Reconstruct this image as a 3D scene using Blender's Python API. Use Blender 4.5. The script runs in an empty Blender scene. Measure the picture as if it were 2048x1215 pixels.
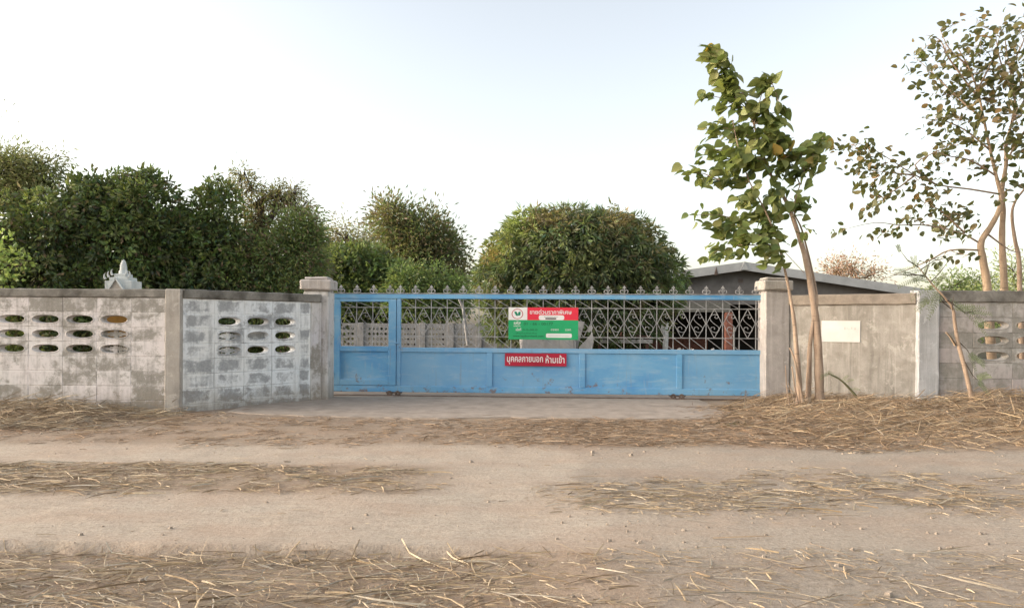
import bpy, bmesh, math, random
import numpy as np
from mathutils import Vector, Matrix

random.seed(7)
rng = np.random.default_rng(7)
R = math.radians
SC = bpy.context.scene
COL = SC.collection

# ------------------------------------------------------------------ camera
F = 1460.0            # focal length in photo pixels (photo is 2048 wide)
CX, HY = 1024.0, 650.0
EYE = 1.17
ROLL = R(0.35)
cam_d = bpy.data.cameras.new("camera")
cam = bpy.data.objects.new("camera", cam_d)
COL.objects.link(cam)
cam.location = (0, 0, EYE)
cam.rotation_euler = (Matrix.Rotation(R(90), 3, 'X') @ Matrix.Rotation(ROLL, 3, 'Z')).to_euler()
cam_d.sensor_width = 36
cam_d.lens = F / 2048 * 36
cam_d.shift_y = (HY - 607.5) / 2048
cam_d.clip_start = 0.05
cam_d.clip_end = 2000
SC.camera = cam

# ------------------------------------------------------------------ light
SUN_AZ = R(-91)      # low on the left
SUN_EL = R(12)
world = bpy.data.worlds.new("World")
SC.world = world
world.use_nodes = True
wn = world.node_tree.nodes
wl = world.node_tree.links
wn.clear()
sky = wn.new('ShaderNodeTexSky')
sky.sky_type = 'NISHITA'
sky.sun_disc = False
sky.sun_elevation = SUN_EL
sky.sun_rotation = SUN_AZ
sky.air_density = 1.0
sky.dust_density = 2.6
sky.ozone_density = 1.2
hs = wn.new('ShaderNodeHueSaturation')
hs.inputs['Saturation'].default_value = 0.52
bg = wn.new('ShaderNodeBackground')
bg.inputs['Strength'].default_value = 0.15
wo = wn.new('ShaderNodeOutputWorld')
wl.new(sky.outputs[0], hs.inputs['Color'])
wb = wn.new('ShaderNodeMix')
wb.data_type = 'RGBA'; wb.blend_type = 'MULTIPLY'
wb.inputs[0].default_value = 1.0
wb.inputs[7].default_value = (1.06, 0.998, 0.935, 1)     # the photo's warm white balance
wl.new(hs.outputs[0], wb.inputs[6])
wl.new(wb.outputs[2], bg.inputs['Color'])
wl.new(bg.outputs[0], wo.inputs['Surface'])

sun_d = bpy.data.lights.new("sun", 'SUN')
sun_d.energy = 1.5
sun_d.angle = R(70)
sun_d.color = (1.0, 0.92, 0.84)
sun = bpy.data.objects.new("sun", sun_d)
COL.objects.link(sun)
sdir = Vector((math.sin(SUN_AZ) * math.cos(SUN_EL), math.cos(SUN_AZ) * math.cos(SUN_EL), math.sin(SUN_EL)))
sun.rotation_euler = sdir.to_track_quat('Z', 'Y').to_euler()

SC.view_settings.view_transform = 'Standard'
SC.view_settings.look = 'None'
SC.view_settings.exposure = 1.64
SC.view_settings.gamma = 1.0
SC.view_settings.use_curve_mapping = False
SC.cycles.max_bounces = 6
SC.cycles.transparent_max_bounces = 8
SC.cycles.use_denoising = True


# ------------------------------------------------------------------ helpers
def P(px, py, Y):
    """photo pixel + real distance -> point in the place"""
    dx, dy = px - CX, py - HY
    c, s = math.cos(ROLL), math.sin(ROLL)
    x = dx * c + dy * s
    y = -dx * s + dy * c
    return Vector((x * Y / F, Y, EYE - y * Y / F))


class MB:
    """collects faces for one mesh"""
    def __init__(s):
        s.v = []; s.f = []; s.m = []

    def add(s, vs, fs, mi=0):
        b = len(s.v)
        s.v.extend([tuple(v) for v in vs])
        s.f.extend([tuple(i + b for i in f) for f in fs])
        s.m.extend([mi] * len(fs))
        return s

    def box(s, x0, x1, y0, y1, z0, z1, c=0.0, mi=0):
        """box, c = chamfer of all upright and lying edges"""
        if c <= 0:
            vs = [(x, y, z) for x in (x0, x1) for y in (y0, y1) for z in (z0, z1)]
            fs = [(0, 1, 3, 2), (4, 6, 7, 5), (0, 4, 5, 1), (2, 3, 7, 6), (0, 2, 6, 4), (1, 5, 7, 3)]
            return s.add(vs, fs, mi)
        bm = bmesh.new()
        bmesh.ops.create_cube(bm, size=1)
        for v in bm.verts:
            v.co = Vector((x0 + (v.co.x + .5) * (x1 - x0), y0 + (v.co.y + .5) * (y1 - y0), z0 + (v.co.z + .5) * (z1 - z0)))
        bmesh.ops.bevel(bm, geom=bm.edges[:], offset=c, segments=1, affect='EDGES')
        bm.verts.index_update()
        s.add([v.co[:] for v in bm.verts], [[v.index for v in f.verts] for f in bm.faces], mi)
        bm.free()
        return s

    def beam(s, a, b, w, h=None, up=(0, 0, 1), mi=0):
        """square bar from a to b"""
        a, b = Vector(a), Vector(b)
        h = h or w
        d = (b - a).normalized()
        up = Vector(up)
        if abs(d.dot(up)) > .98:
            up = Vector((0, 1, 0))
        sx = d.cross(up).normalized() * w / 2
        sz = d.cross(sx).normalized() * h / 2
        vs = [p + i * sx + j * sz for p in (a, b) for i, j in ((-1, -1), (1, -1), (1, 1), (-1, 1))]
        fs = [(0, 1, 2, 3), (7, 6, 5, 4), (0, 4, 5, 1), (1, 5, 6, 2), (2, 6, 7, 3), (3, 7, 4, 0)]
        return s.add(vs, fs, mi)

    def tube(s, pts, rad, n=6, mi=0, cap=True):
        pts = [Vector(p) for p in pts]
        k = len(pts)
        if not hasattr(rad, '__len__'):
            rad = [rad] * k
        vs = []
        ref = Vector((0.3, 0.9, 0.2)).normalized()
        for i in range(k):
            d = (pts[min(i + 1, k - 1)] - pts[max(i - 1, 0)])
            if d.length < 1e-9:
                d = Vector((0, 0, 1))
            d.normalize()
            a = d.cross(ref)
            if a.length < .1:
                a = d.cross(Vector((1, 0, 0)))
            a.normalize()
            b = d.cross(a).normalized()
            for j in range(n):
                t = 2 * math.pi * j / n
                vs.append(pts[i] + (a * math.cos(t) + b * math.sin(t)) * rad[i])
        fs = []
        for i in range(k - 1):
            for j in range(n):
                j2 = (j + 1) % n
                fs.append((i * n + j, i * n + j2, (i + 1) * n + j2, (i + 1) * n + j))
        if cap:
            fs.append(tuple(range(n))[::-1])
            fs.append(tuple((k - 1) * n + j for j in range(n)))
        return s.add(vs, fs, mi)

    def prism(s, poly, y0, y1, mi=0):
        """polygon in x,z pushed from y0 to y1"""
        n = len(poly)
        vs = [(x, y0, z) for x, z in poly] + [(x, y1, z) for x, z in poly]
        fs = [tuple(range(n)), tuple(range(2 * n - 1, n - 1, -1))]
        for i in range(n):
            j = (i + 1) % n
            fs.append((i, i + n, j + n, j))
        return s.add(vs, fs, mi)

    def mesh(s, name, mats=(), smooth=False):
        me = bpy.data.meshes.new(name)
        me.from_pydata(s.v, [], s.f)
        for m in (mats if isinstance(mats, (list, tuple)) else [mats]):
            me.materials.append(m)
        if any(s.m):
            me.polygons.foreach_set('material_index', s.m)
        if smooth:
            me.polygons.foreach_set('use_smooth', [True] * len(me.polygons))
        bm = bmesh.new(); bm.from_mesh(me)
        bmesh.ops.recalc_face_normals(bm, faces=bm.faces)
        bm.to_mesh(me); bm.free()
        me.update()
        return me

    def obj(s, name, mats, parent=None, smooth=False, loc=None, rz=0):
        return link(name, s.mesh(name, mats, smooth), parent, loc, rz)


def link(name, me, parent=None, loc=None, rz=0):
    o = bpy.data.objects.new(name, me)
    COL.objects.link(o)
    if parent:
        o.parent = parent
    if loc is not None:
        o.location = loc
    if rz:
        o.rotation_euler[2] = rz
    return o


def empty(name, loc=(0, 0, 0), rz=0):
    o = bpy.data.objects.new(name, None)
    COL.objects.link(o)
    o.location = loc
    o.rotation_euler[2] = rz
    o.empty_display_size = .2
    return o


def tag(o, label, cat, group=None, kind=None):
    o['label'] = label
    o['category'] = cat
    if group:
        o['group'] = group
    if kind:
        o['kind'] = kind
    return o


def structure(o, label=None):
    o['kind'] = 'structure'
    if label:
        o['label'] = label
    return o


# ------------------------------------------------------------------ materials
class NT:
    def __init__(s, name, rough=.8, spec=.3):
        s.mat = bpy.data.materials.new(name)
        s.mat.use_nodes = True
        s.n = s.mat.node_tree.nodes
        s.l = s.mat.node_tree.links
        s.b = s.n['Principled BSDF']
        s.b.inputs['Roughness'].default_value = rough
        s.b.inputs['Specular IOR Level'].default_value = spec
        g = s.n.new('ShaderNodeNewGeometry')
        s.pos = g.outputs['Position']
        s.rnd = s.n.new('ShaderNodeObjectInfo').outputs['Random']

    def objco(s):
        return s.n.new('ShaderNodeTexCoord').outputs['Object']

    def noise(s, scale=5, detail=6, rough=.6, vec=None, sc=None, dist=0):
        nd = s.n.new('ShaderNodeTexNoise')
        nd.inputs['Scale'].default_value = scale
        nd.inputs['Detail'].default_value = detail
        nd.inputs['Roughness'].default_value = rough
        nd.inputs['Distortion'].default_value = dist
        vec = vec or s.pos
        if sc:
            mp = s.n.new('ShaderNodeMapping')
            mp.inputs['Scale'].default_value = sc
            s.l.new(vec, mp.inputs['Vector'])
            vec = mp.outputs[0]
        s.l.new(vec, nd.inputs['Vector'])
        return nd.outputs['Fac']

    def ramp(s, fac, *stops):
        r = s.n.new('ShaderNodeValToRGB')
        e = r.color_ramp.elements
        while len(e) < len(stops):
            e.new(.5)
        for el, (p, c) in zip(e, stops):
            el.position = p
            el.color = (c, c, c, 1) if not hasattr(c, '__len__') else (*c, 1)
        s.l.new(fac, r.inputs[0])
        return r.outputs[0]

    def mix(s, fac, a, b, mode='MIX'):
        m = s.n.new('ShaderNodeMix')
        m.data_type = 'RGBA'
        m.blend_type = mode
        for i, v in ((0, fac), (6, a), (7, b)):
            if hasattr(v, 'is_linked'):
                s.l.new(v, m.inputs[i])
            elif hasattr(v, '__len__'):
                m.inputs[i].default_value = (*v, 1)
            else:
                m.inputs[i].default_value = v
        return m.outputs[2]

    def math(s, op, a, b=0.0):
        m = s.n.new('ShaderNodeMath')
        m.operation = op
        m.use_clamp = False
        for i, v in ((0, a), (1, b)):
            if hasattr(v, 'is_linked'):
                s.l.new(v, m.inputs[i])
            else:
                m.inputs[i].default_value = v
        return m.outputs[0]

    def attr(s, name):
        a = s.n.new('ShaderNodeAttribute')
        a.attribute_name = name
        return a

    def col(s, c):
        if hasattr(c, 'is_linked'):
            s.l.new(c, s.b.inputs['Base Color'])
        else:
            s.b.inputs['Base Color'].default_value = (*c, 1)
        return s

    def bump(s, h, strength=.3, dist=.01):
        b = s.n.new('ShaderNodeBump')
        b.inputs['Strength'].default_value = strength
        b.inputs['Distance'].default_value = dist
        s.l.new(h, b.inputs['Height'])
        s.l.new(b.outputs[0], s.b.inputs['Normal'])
        return s


def plain(name, c, rough=.7, var=.12, scale=14, bump=.15):
    t = NT(name, rough)
    n = t.noise(scale, 5)
    d = tuple(x * (1 - 2.2 * var) for x in c)
    l = tuple(min(1, x * (1 + var)) for x in c)
    t.col(t.ramp(n, (.3, d), (.7, l)))
    if bump:
        t.bump(t.noise(scale * 5, 4), bump, .004)
    return t.mat


def m_whitewash(name, paint, bare, mold, amount=.5, pinkish=None, edge_w=.05):
    """old lime paint peeling off grey block, with black mould"""
    t = NT(name, .9, .15)
    big = t.noise(2.6, 5, .6, dist=.4)
    mid = t.noise(9, 8, .72, dist=.3)
    fine = t.noise(40, 7, .75)
    streak = t.noise(1.0, 6, .62, sc=(11, 11, 1.1))
    rv = t.math('MULTIPLY', t.math('SUBTRACT', t.rnd, .5), .10)
    gen = t.n.new('ShaderNodeTexCoord').outputs['Generated']
    sg = t.n.new('ShaderNodeSeparateXYZ')
    t.l.new(gen, sg.inputs[0])
    ed = [t.math('ABSOLUTE', t.math('SUBTRACT', t.math('MULTIPLY', sg.outputs[i], 2.0), 1.0)) for i in (0, 2)]
    edge = t.ramp(t.math('MAXIMUM', ed[0], ed[1]), (.55, 0.0), (.97, 1.0))
    rv = t.math('ADD', rv, t.math('MULTIPLY', t.math('SUBTRACT', edge, .35), edge_w))
    w = t.math('ADD', t.math('ADD', t.math('MULTIPLY', big, .42), t.math('MULTIPLY', mid, .38)),
               t.math('ADD', t.math('MULTIPLY', fine, .2), rv))
    peel = t.ramp(w, (.488 - .08 * (1 - amount), 0.0), (.535, 1.0))
    pc = t.mix(t.ramp(t.noise(1.3, 3), (.35, 0.0), (.7, 1.0)), paint, pinkish or paint)
    bc = t.mix(t.ramp(fine, (.35, 0.0), (.65, 1.0)), bare, tuple(x * .68 for x in bare))
    c = t.mix(peel, bc, pc)
    mm = t.ramp(t.math('ADD', t.math('MULTIPLY', streak, .6), t.math('MULTIPLY', mid, .4)), (.5, 0.0), (.68, .75))
    c = t.mix(mm, c, mold)
    c = t.mix(t.math('MULTIPLY', t.ramp(fine, (.62, 0.0), (.72, 1.0)), .45), c, tuple(x * .5 for x in mold))
    drip = t.noise(1, 6, .7, sc=(24, 24, .55))
    sepz = t.n.new('ShaderNodeSeparateXYZ')
    t.l.new(t.pos, sepz.inputs[0])
    hi = t.ramp(t.math('ADD', sepz.outputs[2], t.math('MULTIPLY', t.math('SUBTRACT', drip, .5), 1.6)), (1.0, 0.0), (1.62, .75))
    c = t.mix(hi, c, tuple(x * 1.15 for x in mold))
    # dirt splashed up from the ground
    sep = t.n.new('ShaderNodeSeparateXYZ')
    t.l.new(t.pos, sep.inputs[0])
    low = t.ramp(t.math('ADD', sep.outputs[2], t.math('MULTIPLY', t.math('SUBTRACT', mid, .5), .7)), (.02, .65), (.32, 0.0))
    c = t.mix(low, c, (.25, .20, .145))
    t.col(c)
    t.bump(t.math('ADD', t.math('MULTIPLY', peel, .5), t.math('MULTIPLY', fine, 1.0)), .35, .006)
    return t.mat


def m_concrete(name, a, b, streaky=True, mold=(.10, .09, .075), moldy=.6):
    t = NT(name, .9, .15)
    mid = t.noise(5, 7, .65, dist=.3)
    fine = t.noise(60, 5, .7)
    c = t.ramp(mid, (.3, b), (.68, a))
    st = t.noise(1.0, 6, .6, sc=(9, 9, .8)) if streaky else t.noise(3, 6, .6)
    c = t.mix(t.ramp(st, (.5, 0.0), (.72, moldy)), c, mold)
    c = t.mix(t.math('MULTIPLY', t.ramp(fine, (.3, 1.0), (.5, 0.0)), .3), c, tuple(x * .55 for x in b))
    if streaky:
        dr = t.noise(1, 7, .72, sc=(20, 20, .6))
        c = t.mix(t.ramp(dr, (.54, 0.0), (.66, .55)), c, tuple(x * 1.25 for x in a))
        c = t.mix(t.ramp(t.noise(6, 8, .75, dist=.5), (.56, 0.0), (.62, .5)), c, tuple(min(.7, x * 1.3) for x in a))
    t.col(c)
    t.bump(t.math('ADD', fine, mid), .35, .005)
    return t.mat


def m_blue(name):
    t = NT(name, .55, .35)
    big = t.noise(1.1, 5, .6, sc=(1, 1, 1.6), dist=.4)
    br = t.noise(3.0, 6, .65, sc=(1.0, 1, 5))
    fine = t.noise(70, 4)
    c = t.ramp(big, (.3, (.065, .265, .53)), (.5, (.125, .345, .565)), (.72, (.21, .41, .575)))
    c = t.mix(t.ramp(br, (.53, 0.0), (.68, .5)), c, (.34, .47, .57))
    br2 = t.noise(2.2, 6, .7, sc=(2.2, 1, .5), dist=.5)
    c = t.mix(t.ramp(br2, (.58, 0.0), (.72, .45)), c, (.42, .44, .44))
    c = t.mix(t.math('MULTIPLY', t.rnd, .25), c, (.30, .42, .55))
    rust = t.noise(7, 7, .7)
    sep = t.n.new('ShaderNodeSeparateXYZ')
    t.l.new(t.pos, sep.inputs[0])
    foot = t.ramp(sep.outputs[2], (.08, .20), (.45, 0.0))
    c = t.mix(t.ramp(t.math('ADD', rust, t.math('MULTIPLY', foot, .6)), (.66, 0.0), (.73, .8)), c, (.20, .13, .09))
    run = t.noise(1, 5, .6, sc=(26, 26, 1.2))
    c = t.mix(t.math('MULTIPLY', t.ramp(run, (.60, 0.0), (.74, 1.0)), .35), c, (.26, .22, .19))
    c = t.mix(t.math('MULTIPLY', t.ramp(fine, (.62, 0.0), (.7, 1.0)), .25), c, (.22, .2, .2))
    t.col(c)
    t.bump(t.math('ADD', br, fine), .12, .003)
    return t.mat


def m_leaf(name, trans=.35, rough=.5):
    """leaf colour comes from the crown's own per-leaf colour"""
    t = NT(name, rough, .35)
    a = t.attr('leaf_colour').outputs['Color']
    t.col(a)
    tr = t.n.new('ShaderNodeBsdfTranslucent')
    t.l.new(t.mix(.5, a, (.30, .36, .06), 'MIX'), tr.inputs['Color'])
    mx = t.n.new('ShaderNodeMixShader')
    mx.inputs[0].default_value = trans
    out = t.n['Material Output']
    t.l.new(t.b.outputs[0], mx.inputs[1])
    t.l.new(tr.outputs[0], mx.inputs[2])
    t.l.new(mx.outputs[0], out.inputs['Surface'])
    return t.mat


def m_leaf_obj(name, stops, trans=.3):
    """single leaves: colour picked by each leaf's own random number, veins along the blade"""
    t = NT(name, .45, .4)
    c = t.ramp(t.rnd, *stops)
    oc = t.objco()
    c = t.mix(t.math('MULTIPLY', t.ramp(t.noise(14, 4, vec=oc), (.4, 0.0), (.7, 1.0)), .35), c, (.22, .22, .06))
    t.col(c)
    tr = t.n.new('ShaderNodeBsdfTranslucent')
    t.l.new(t.mix(.4, c, (.35, .40, .05)), tr.inputs['Color'])
    mx = t.n.new('ShaderNodeMixShader')
    mx.inputs[0].default_value = trans
    t.l.new(t.b.outputs[0], mx.inputs[1])
    t.l.new(tr.outputs[0], mx.inputs[2])
    t.l.new(mx.outputs[0], t.n['Material Output'].inputs['Surface'])
    return t.mat


def m_bark(name, a, b, sc=(14, 14, 3)):
    t = NT(name, .85, .2)
    n = t.noise(1, 6, .65, sc=sc)
    r = t.noise(1, 4, .6, sc=(6, 6, 45))
    c = t.ramp(n, (.3, b), (.65, a))
    c = t.mix(t.ramp(r, (.58, 0.0), (.68, .5)), c, tuple(x * .5 for x in b))
    t.col(c).bump(t.math('ADD', n, r), .4, .006)
    return t.mat


M = {}
M['wash'] = m_whitewash('old_whitewash', (.67, .635, .605), (.36, .335, .295), (.19, .175, .15), .6, (.70, .635, .615), .035)
M['wash_cool_lit'] = m_whitewash('cool_lit_whitewash', (.76, .78, .79), (.42, .425, .425), (.25, .25, .245), .55, (.77, .75, .70), .11)  # cooler, brighter whitewash: the splay's bluish light is put into its colour
M['wash_grey'] = m_whitewash('grey_whitewash', (.51, .48, .44), (.34, .315, .275), (.18, .18, .15), .3, (.45, .38, .36), .0)
M['coping'] = m_concrete('mouldy_coping', (.30, .28, .245), (.12, .11, .095), False, (.06, .055, .045), moldy=.9)
M['coping_warm'] = m_concrete('brown_coping', (.36, .31, .255), (.22, .185, .15), False, moldy=.5)
M['post'] = m_concrete('beige_post', (.42, .385, .34), (.32, .29, .255), True, moldy=.4)
M['post_pale'] = m_concrete('pale_post', (.55, .54, .53), (.40, .40, .395), True, moldy=.35)
M['pillar'] = m_concrete('pink_grey_pillar', (.50, .455, .42), (.36, .325, .295), True, moldy=.35)
M['pillar_white'] = m_whitewash('pillar_wash', (.60, .57, .52), (.36, .33, .29), (.2, .17, .13), .6, (.60, .57, .58))
M['plaster'] = m_concrete('grey_plaster', (.39, .36, .32), (.25, .228, .195), True, (.14, .13, .11), .8)
M['mortar'] = plain('mortar', (.22, .20, .175), .95)
M['blue'] = m_blue('faded_blue_paint')
M['iron'] = plain('weathered_ironwork', (.345, .345, .345), .6, .22, 9)
M['steel'] = plain('rusty_steel', (.14, .10, .08), .7, .25)
M['red_sign'] = plain('red_sign_paint', (.42, .018, .045), .45, .10, 3, 0)
M['white_print'] = plain('white_print', (.78, .76, .74), .5, .05, 3, 0)
M['banner_red'] = plain('banner_red', (.72, .035, .065), .4, .05, 3, 0)
M['banner_green'] = plain('banner_green', (.022, .36, .14), .4, .08, 3, 0)
M['print_black'] = plain('print_black', (.02, .02, .02), .5, .05, 3, 0)
M['print_dark_green'] = plain('print_dark_green', (.012, .13, .055), .5, .05, 3, 0)
M['ring_red'] = plain('ring_red', (.45, .03, .05), .5, .05, 3, 0)
M['leaf_green_print'] = plain('leaf_green_print', (.01, .22, .12), .5, .05, 3, 0)
M['paper'] = plain('white_paper', (.64, .615, .58), .7, .05, 4, .05)
M['paper_ink'] = plain('faded_ink', (.50, .47, .44), .7, .05)
M['timber'] = plain('reddish_timber', (.105, .052, .036), .7, .25, 6)
M['red_oxide'] = plain('red_oxide_paint', (.27, .11, .078), .7, .2, 8)
M['house_grey'] = plain('grey_render', (.175, .165, .16), .9, .15, 2)
M['fascia'] = plain('grey_fascia', (.42, .42, .41), .7, .08, 3)
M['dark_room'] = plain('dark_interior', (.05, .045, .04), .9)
M['bench_red'] = plain('dark_red_brick', (.16, .07, .05), .9, .2)
M['spirit'] = m_concrete('aged_white_stucco', (.62, .64, .62), (.42, .44, .43), False, (.2, .2, .19), .5)
M['spirit_in'] = plain('pale_pink_stucco', (.50, .44, .38), .9)
M['yard_wall'] = m_concrete('yard_wall_render', (.33, .32, .31), (.22, .21, .20), True, moldy=.5)
M['tarp'] = plain('dusty_white_sheet', (.40, .37, .34), .7, .12, 4)
M['white_post'] = plain('white_post_paint', (.55, .54, .51), .7)
M['orange'] = plain('orange_brown_board', (.40, .22, .05), .6)
M['bark_tan'] = m_bark('tan_bark', (.44, .32, .215), (.26, .185, .12))
M['bark_brown'] = m_bark('brown_bark', (.42, .31, .225), (.22, .155, .11))
M['bark_dark'] = m_bark('dark_bark', (.10, .075, .055), (.05, .038, .028))
M['leaf'] = m_leaf('leaf')


# ------------------------------------------------------------------ ground
def _hash(ix, iy, seed):
    n = (ix.astype(np.int64) * 374761393 + iy.astype(np.int64) * 668265263 + seed * 1442695041) & 0x7fffffff
    n = ((n ^ (n >> 13)) * 1274126177) & 0x7fffffff
    return ((n ^ (n >> 16)) & 0xffff) / 65535.0


def vnoise(x, y, scale, seed=0, octv=3):
    x = np.asarray(x, float) * scale
    y = np.asarray(y, float) * scale
    out = 0; amp = 1; tot = 0
    for o in range(octv):
        ix, iy = np.floor(x), np.floor(y)
        fx, fy = x - ix, y - iy
        fx = fx * fx * (3 - 2 * fx); fy = fy * fy * (3 - 2 * fy)
        a = _hash(ix, iy, seed + o); b = _hash(ix + 1, iy, seed + o)
        c = _hash(ix, iy + 1, seed + o); d = _hash(ix + 1, iy + 1, seed + o)
        out = out + amp * ((a * (1 - fx) + b * fx) * (1 - fy) + (c * (1 - fx) + d * fx) * fy)
        tot += amp; amp *= .5; x = x * 2.03; y = y * 2.03
    return out / tot


def sst(a, b, x):
    t = np.clip((x - a) / (b - a), 0, 1)
    return t * t * (3 - 2 * t)


def band(y, y0, y1, s=.12):
    return sst(y0 - s, y0 + s, y) * (1 - sst(y1 - s, y1 + s, y))


def gauss(x, y, cx, cy, sx, sy):
    return np.exp(-((x - cx) / sx) ** 2 - ((y - cy) / sy) ** 2)


def edge_line(x):
    """far edge of the littered verge nearest the road's camera side"""
    return 3.82 + (vnoise(x, x * 0, 2.2, 5) - .5) * .10 + (vnoise(x, x * 0, 9, 6) - .5) * .05


def ground_h(x, y):
    h = (vnoise(x, y, .8, 11) - .5) * .035 + (vnoise(x, y, 6, 12) - .5) * .012
    h *= np.clip((y - 2) / 3, .4, 1) * (1 - .8 * band(y, 9.2, 13.5, .3) * (np.abs(x) < 5))
    # the packed track stands a few centimetres above the verge on the near side
    left = 1 - sst(-.5, .6, x)
    step = 1 - sst(0, .05, y - edge_line(x))
    h = h - step * (.055 * left + .0)
    # tyre ruts on the left
    h = h - .012 * (band(y, 6.1, 6.95) + band(y, 4.0, 4.95)) * (1 - sst(0, 1.2, x))
    # swept heaps along the walls
    m = .10 * sst(3.3, 4.6, x) * band(y, 9.2, 11.5, .45) * (.65 + .7 * vnoise(x, y, 1.3, 21))
    m += .15 * gauss(x, y, 6.55, 9.75, .55, .5) + .08 * gauss(x, y, 4.9, 9.2, .9, .5)
    m += .05 * sst(2.2, 4.2, x) * band(y, 7.6, 9.4, .5) * vnoise(x, y, 1.8, 22)
    m += .085 * (1 - sst(-5.3, -4.6, x)) * band(y, 8.6, 9.9, .25) * (.5 + vnoise(x, y, 1.5, 23))
    m += .05 * gauss(x, y, -2.5, 3.0, 1.4, .45) * vnoise(x, y, 3, 24)
    return h + m


def axis(lo, a, b, hi, step, grow=1.18):
    c = list(np.arange(a, b + 1e-6, step))
    s = step; p = b
    while p < hi:
        s *= grow; p += s; c.append(p)
    s = step; p = a
    pre = []
    while p > lo:
        s *= grow; p -= s; pre.append(p)
    return np.array(pre[::-1] + c)


gx = axis(-400, -8.2, 8.2, 400, .05)
gy = axis(-60, 2.5, 10.6, 700, .04)
GX, GY = np.meshgrid(gx, gy)
GZ = ground_h(GX, GY)
far = np.maximum(np.abs(GX) - 9, GY - 13)
GZ = GZ * (1 - sst(0, 5, far))
nx, ny = len(gx), len(gy)
verts = np.stack([GX, GY, GZ], -1).reshape(-1, 3)
ii = np.arange(nx * ny).reshape(ny, nx)
quads = np.stack([ii[:-1, :-1], ii[:-1, 1:], ii[1:, 1:], ii[1:, :-1]], -1).reshape(-1, 4)


def grid_mesh(name, verts, quads, smooth=True):
    me = bpy.data.meshes.new(name)
    k = quads.shape[1]
    me.vertices.add(len(verts)); me.vertices.foreach_set('co', verts.astype(np.float32).ravel())
    me.loops.add(quads.size); me.loops.foreach_set('vertex_index', quads.astype(np.int32).ravel())
    me.polygons.add(len(quads))
    me.polygons.foreach_set('loop_start', np.arange(0, quads.size, k, dtype=np.int32))
    me.polygons.foreach_set('use_smooth', np.full(len(quads), smooth))
    me.update(calc_edges=True)
    return me


def colour_attr(me, name, cols):
    a = me.color_attributes.new(name, 'FLOAT_COLOR', 'POINT')
    c = np.ones((len(me.vertices), 4), np.float32)
    c[:, :3] = cols
    a.data.foreach_set('color', c.ravel())


# what the ground is made of: packed pale track / red-brown litter soil / grey grit
wob = (vnoise(GX, GY, 1.1, 31) - .5) * .5
wob2 = (vnoise(GX, GY, 4, 32) - .5) * .25
rightb = 1 - sst(.46, .66, GX + wob * .7 + wob2)
pale = (band(GY + wob2 * .6, 6.15, 7.05, .18) + band(GY + wob2 * .5, 3.84, 5.02, .12) * (GY > edge_line(GX)) +
        band(GY, 4.9, 6.2, .1) * sst(-1.0, -.1, GX + wob)) * rightb
pale = np.clip(pale, 0, 1) * (.75 + .4 * vnoise(GX, GY, 2.5, 35))
pale = np.clip(pale + .45 * (1 - rightb) * (band(GY + wob2, 5.9, 6.9, .2) + band(GY + wob2, 3.7, 4.8, .3)), 0, 1)
redb = np.clip(band(GY + wob * .5, 7.0, 9.3, .25) * (.55 + .45 * sst(-1.6, .8, GX + wob)) +
               sst(2.5, 4.5, GX) * band(GY, 7.2, 11.6, .3) +
               (1 - sst(0, .05, GY - edge_line(GX))) * .5 * (1 - sst(.5, 2.5, GX + wob * 2)) +
               band(GY, 5.0, 6.1, .15) * (1 - sst(-1.2, -.2, GX + wob)) * .7 +
               (1 - sst(-5.4, -4.2, GX + wob)) * band(GY, 8.2, 10, .3) +
               sst(11.9, 12.6, GY), 0, 1)
grit = np.clip((1 - rightb) * band(GY, 2.0, 7.0, .3), 0, 1)
g_me = grid_mesh('ground', verts, quads)
colour_attr(g_me, 'zone', np.stack([pale, redb, grit], -1).reshape(-1, 3))

t = NT('dry_ground', .95, .1)
za = t.attr('zone')
sp = t.n.new('ShaderNodeSeparateColor')
t.l.new(za.outputs['Color'], sp.inputs[0])
n1 = t.noise(1.8, 6, .6)
n2 = t.noise(22, 6, .7)
n3 = t.noise(130, 4, .7)
drag = t.noise(1, 6, .65, sc=(3.5, 16, 10))
c = t.ramp(n1, (.3, (.29, .23, .175)), (.7, (.41, .335, .265)))
c = t.mix(t.math('MULTIPLY', sp.outputs[1], .85), c, t.ramp(n2, (.32, (.25, .18, .12)), (.68, (.42, .32, .225))))
c = t.mix(t.math('MULTIPLY', sp.outputs[2], .8), c, t.ramp(n2, (.3, (.265, .225, .18)), (.7, (.41, .355, .29))))
c = t.mix(sp.outputs[0], c, t.ramp(drag, (.28, (.41, .34, .265)), (.7, (.52, .445, .36))))
c = t.mix(t.ramp(drag, (.55, 0.0), (.75, .4)), c, (.22, .165, .115))
vo = t.n.new('ShaderNodeTexVoronoi')
vo.inputs['Scale'].default_value = 55
t.l.new(t.pos, vo.inputs['Vector'])
peb = t.ramp(vo.outputs['Distance'], (.10, 1.0), (.22, 0.0))
c = t.mix(t.math('MULTIPLY', peb, t.math('MULTIPLY', t.ramp(n2, (.45, 0.0), (.6, 1.0)), .5)), c, (.50, .44, .37))
n4 = t.noise(48, 5, .75)
c = t.mix(t.math('MULTIPLY', t.ramp(n3, (.34, 1.0), (.46, 0.0)), .45), c, (.12, .09, .065))
c = t.mix(t.math('MULTIPLY', t.ramp(n4, (.36, 1.0), (.52, 0.0)), .40), c, (.17, .125, .09))
c = t.mix(t.math('MULTIPLY', t.ramp(n4, (.56, 0.0), (.68, 1.0)), .35), c, (.58, .48, .385))
c = t.mix(t.math('MULTIPLY', t.ramp(t.noise(.9, 4, .6, sc=(1, 2.2, 1)), (.42, 0.0), (.66, 1.0)), .30), c, (.36, .235, .16))
sy = t.n.new('ShaderNodeSeparateXYZ')
t.l.new(t.pos, sy.inputs[0])
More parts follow.
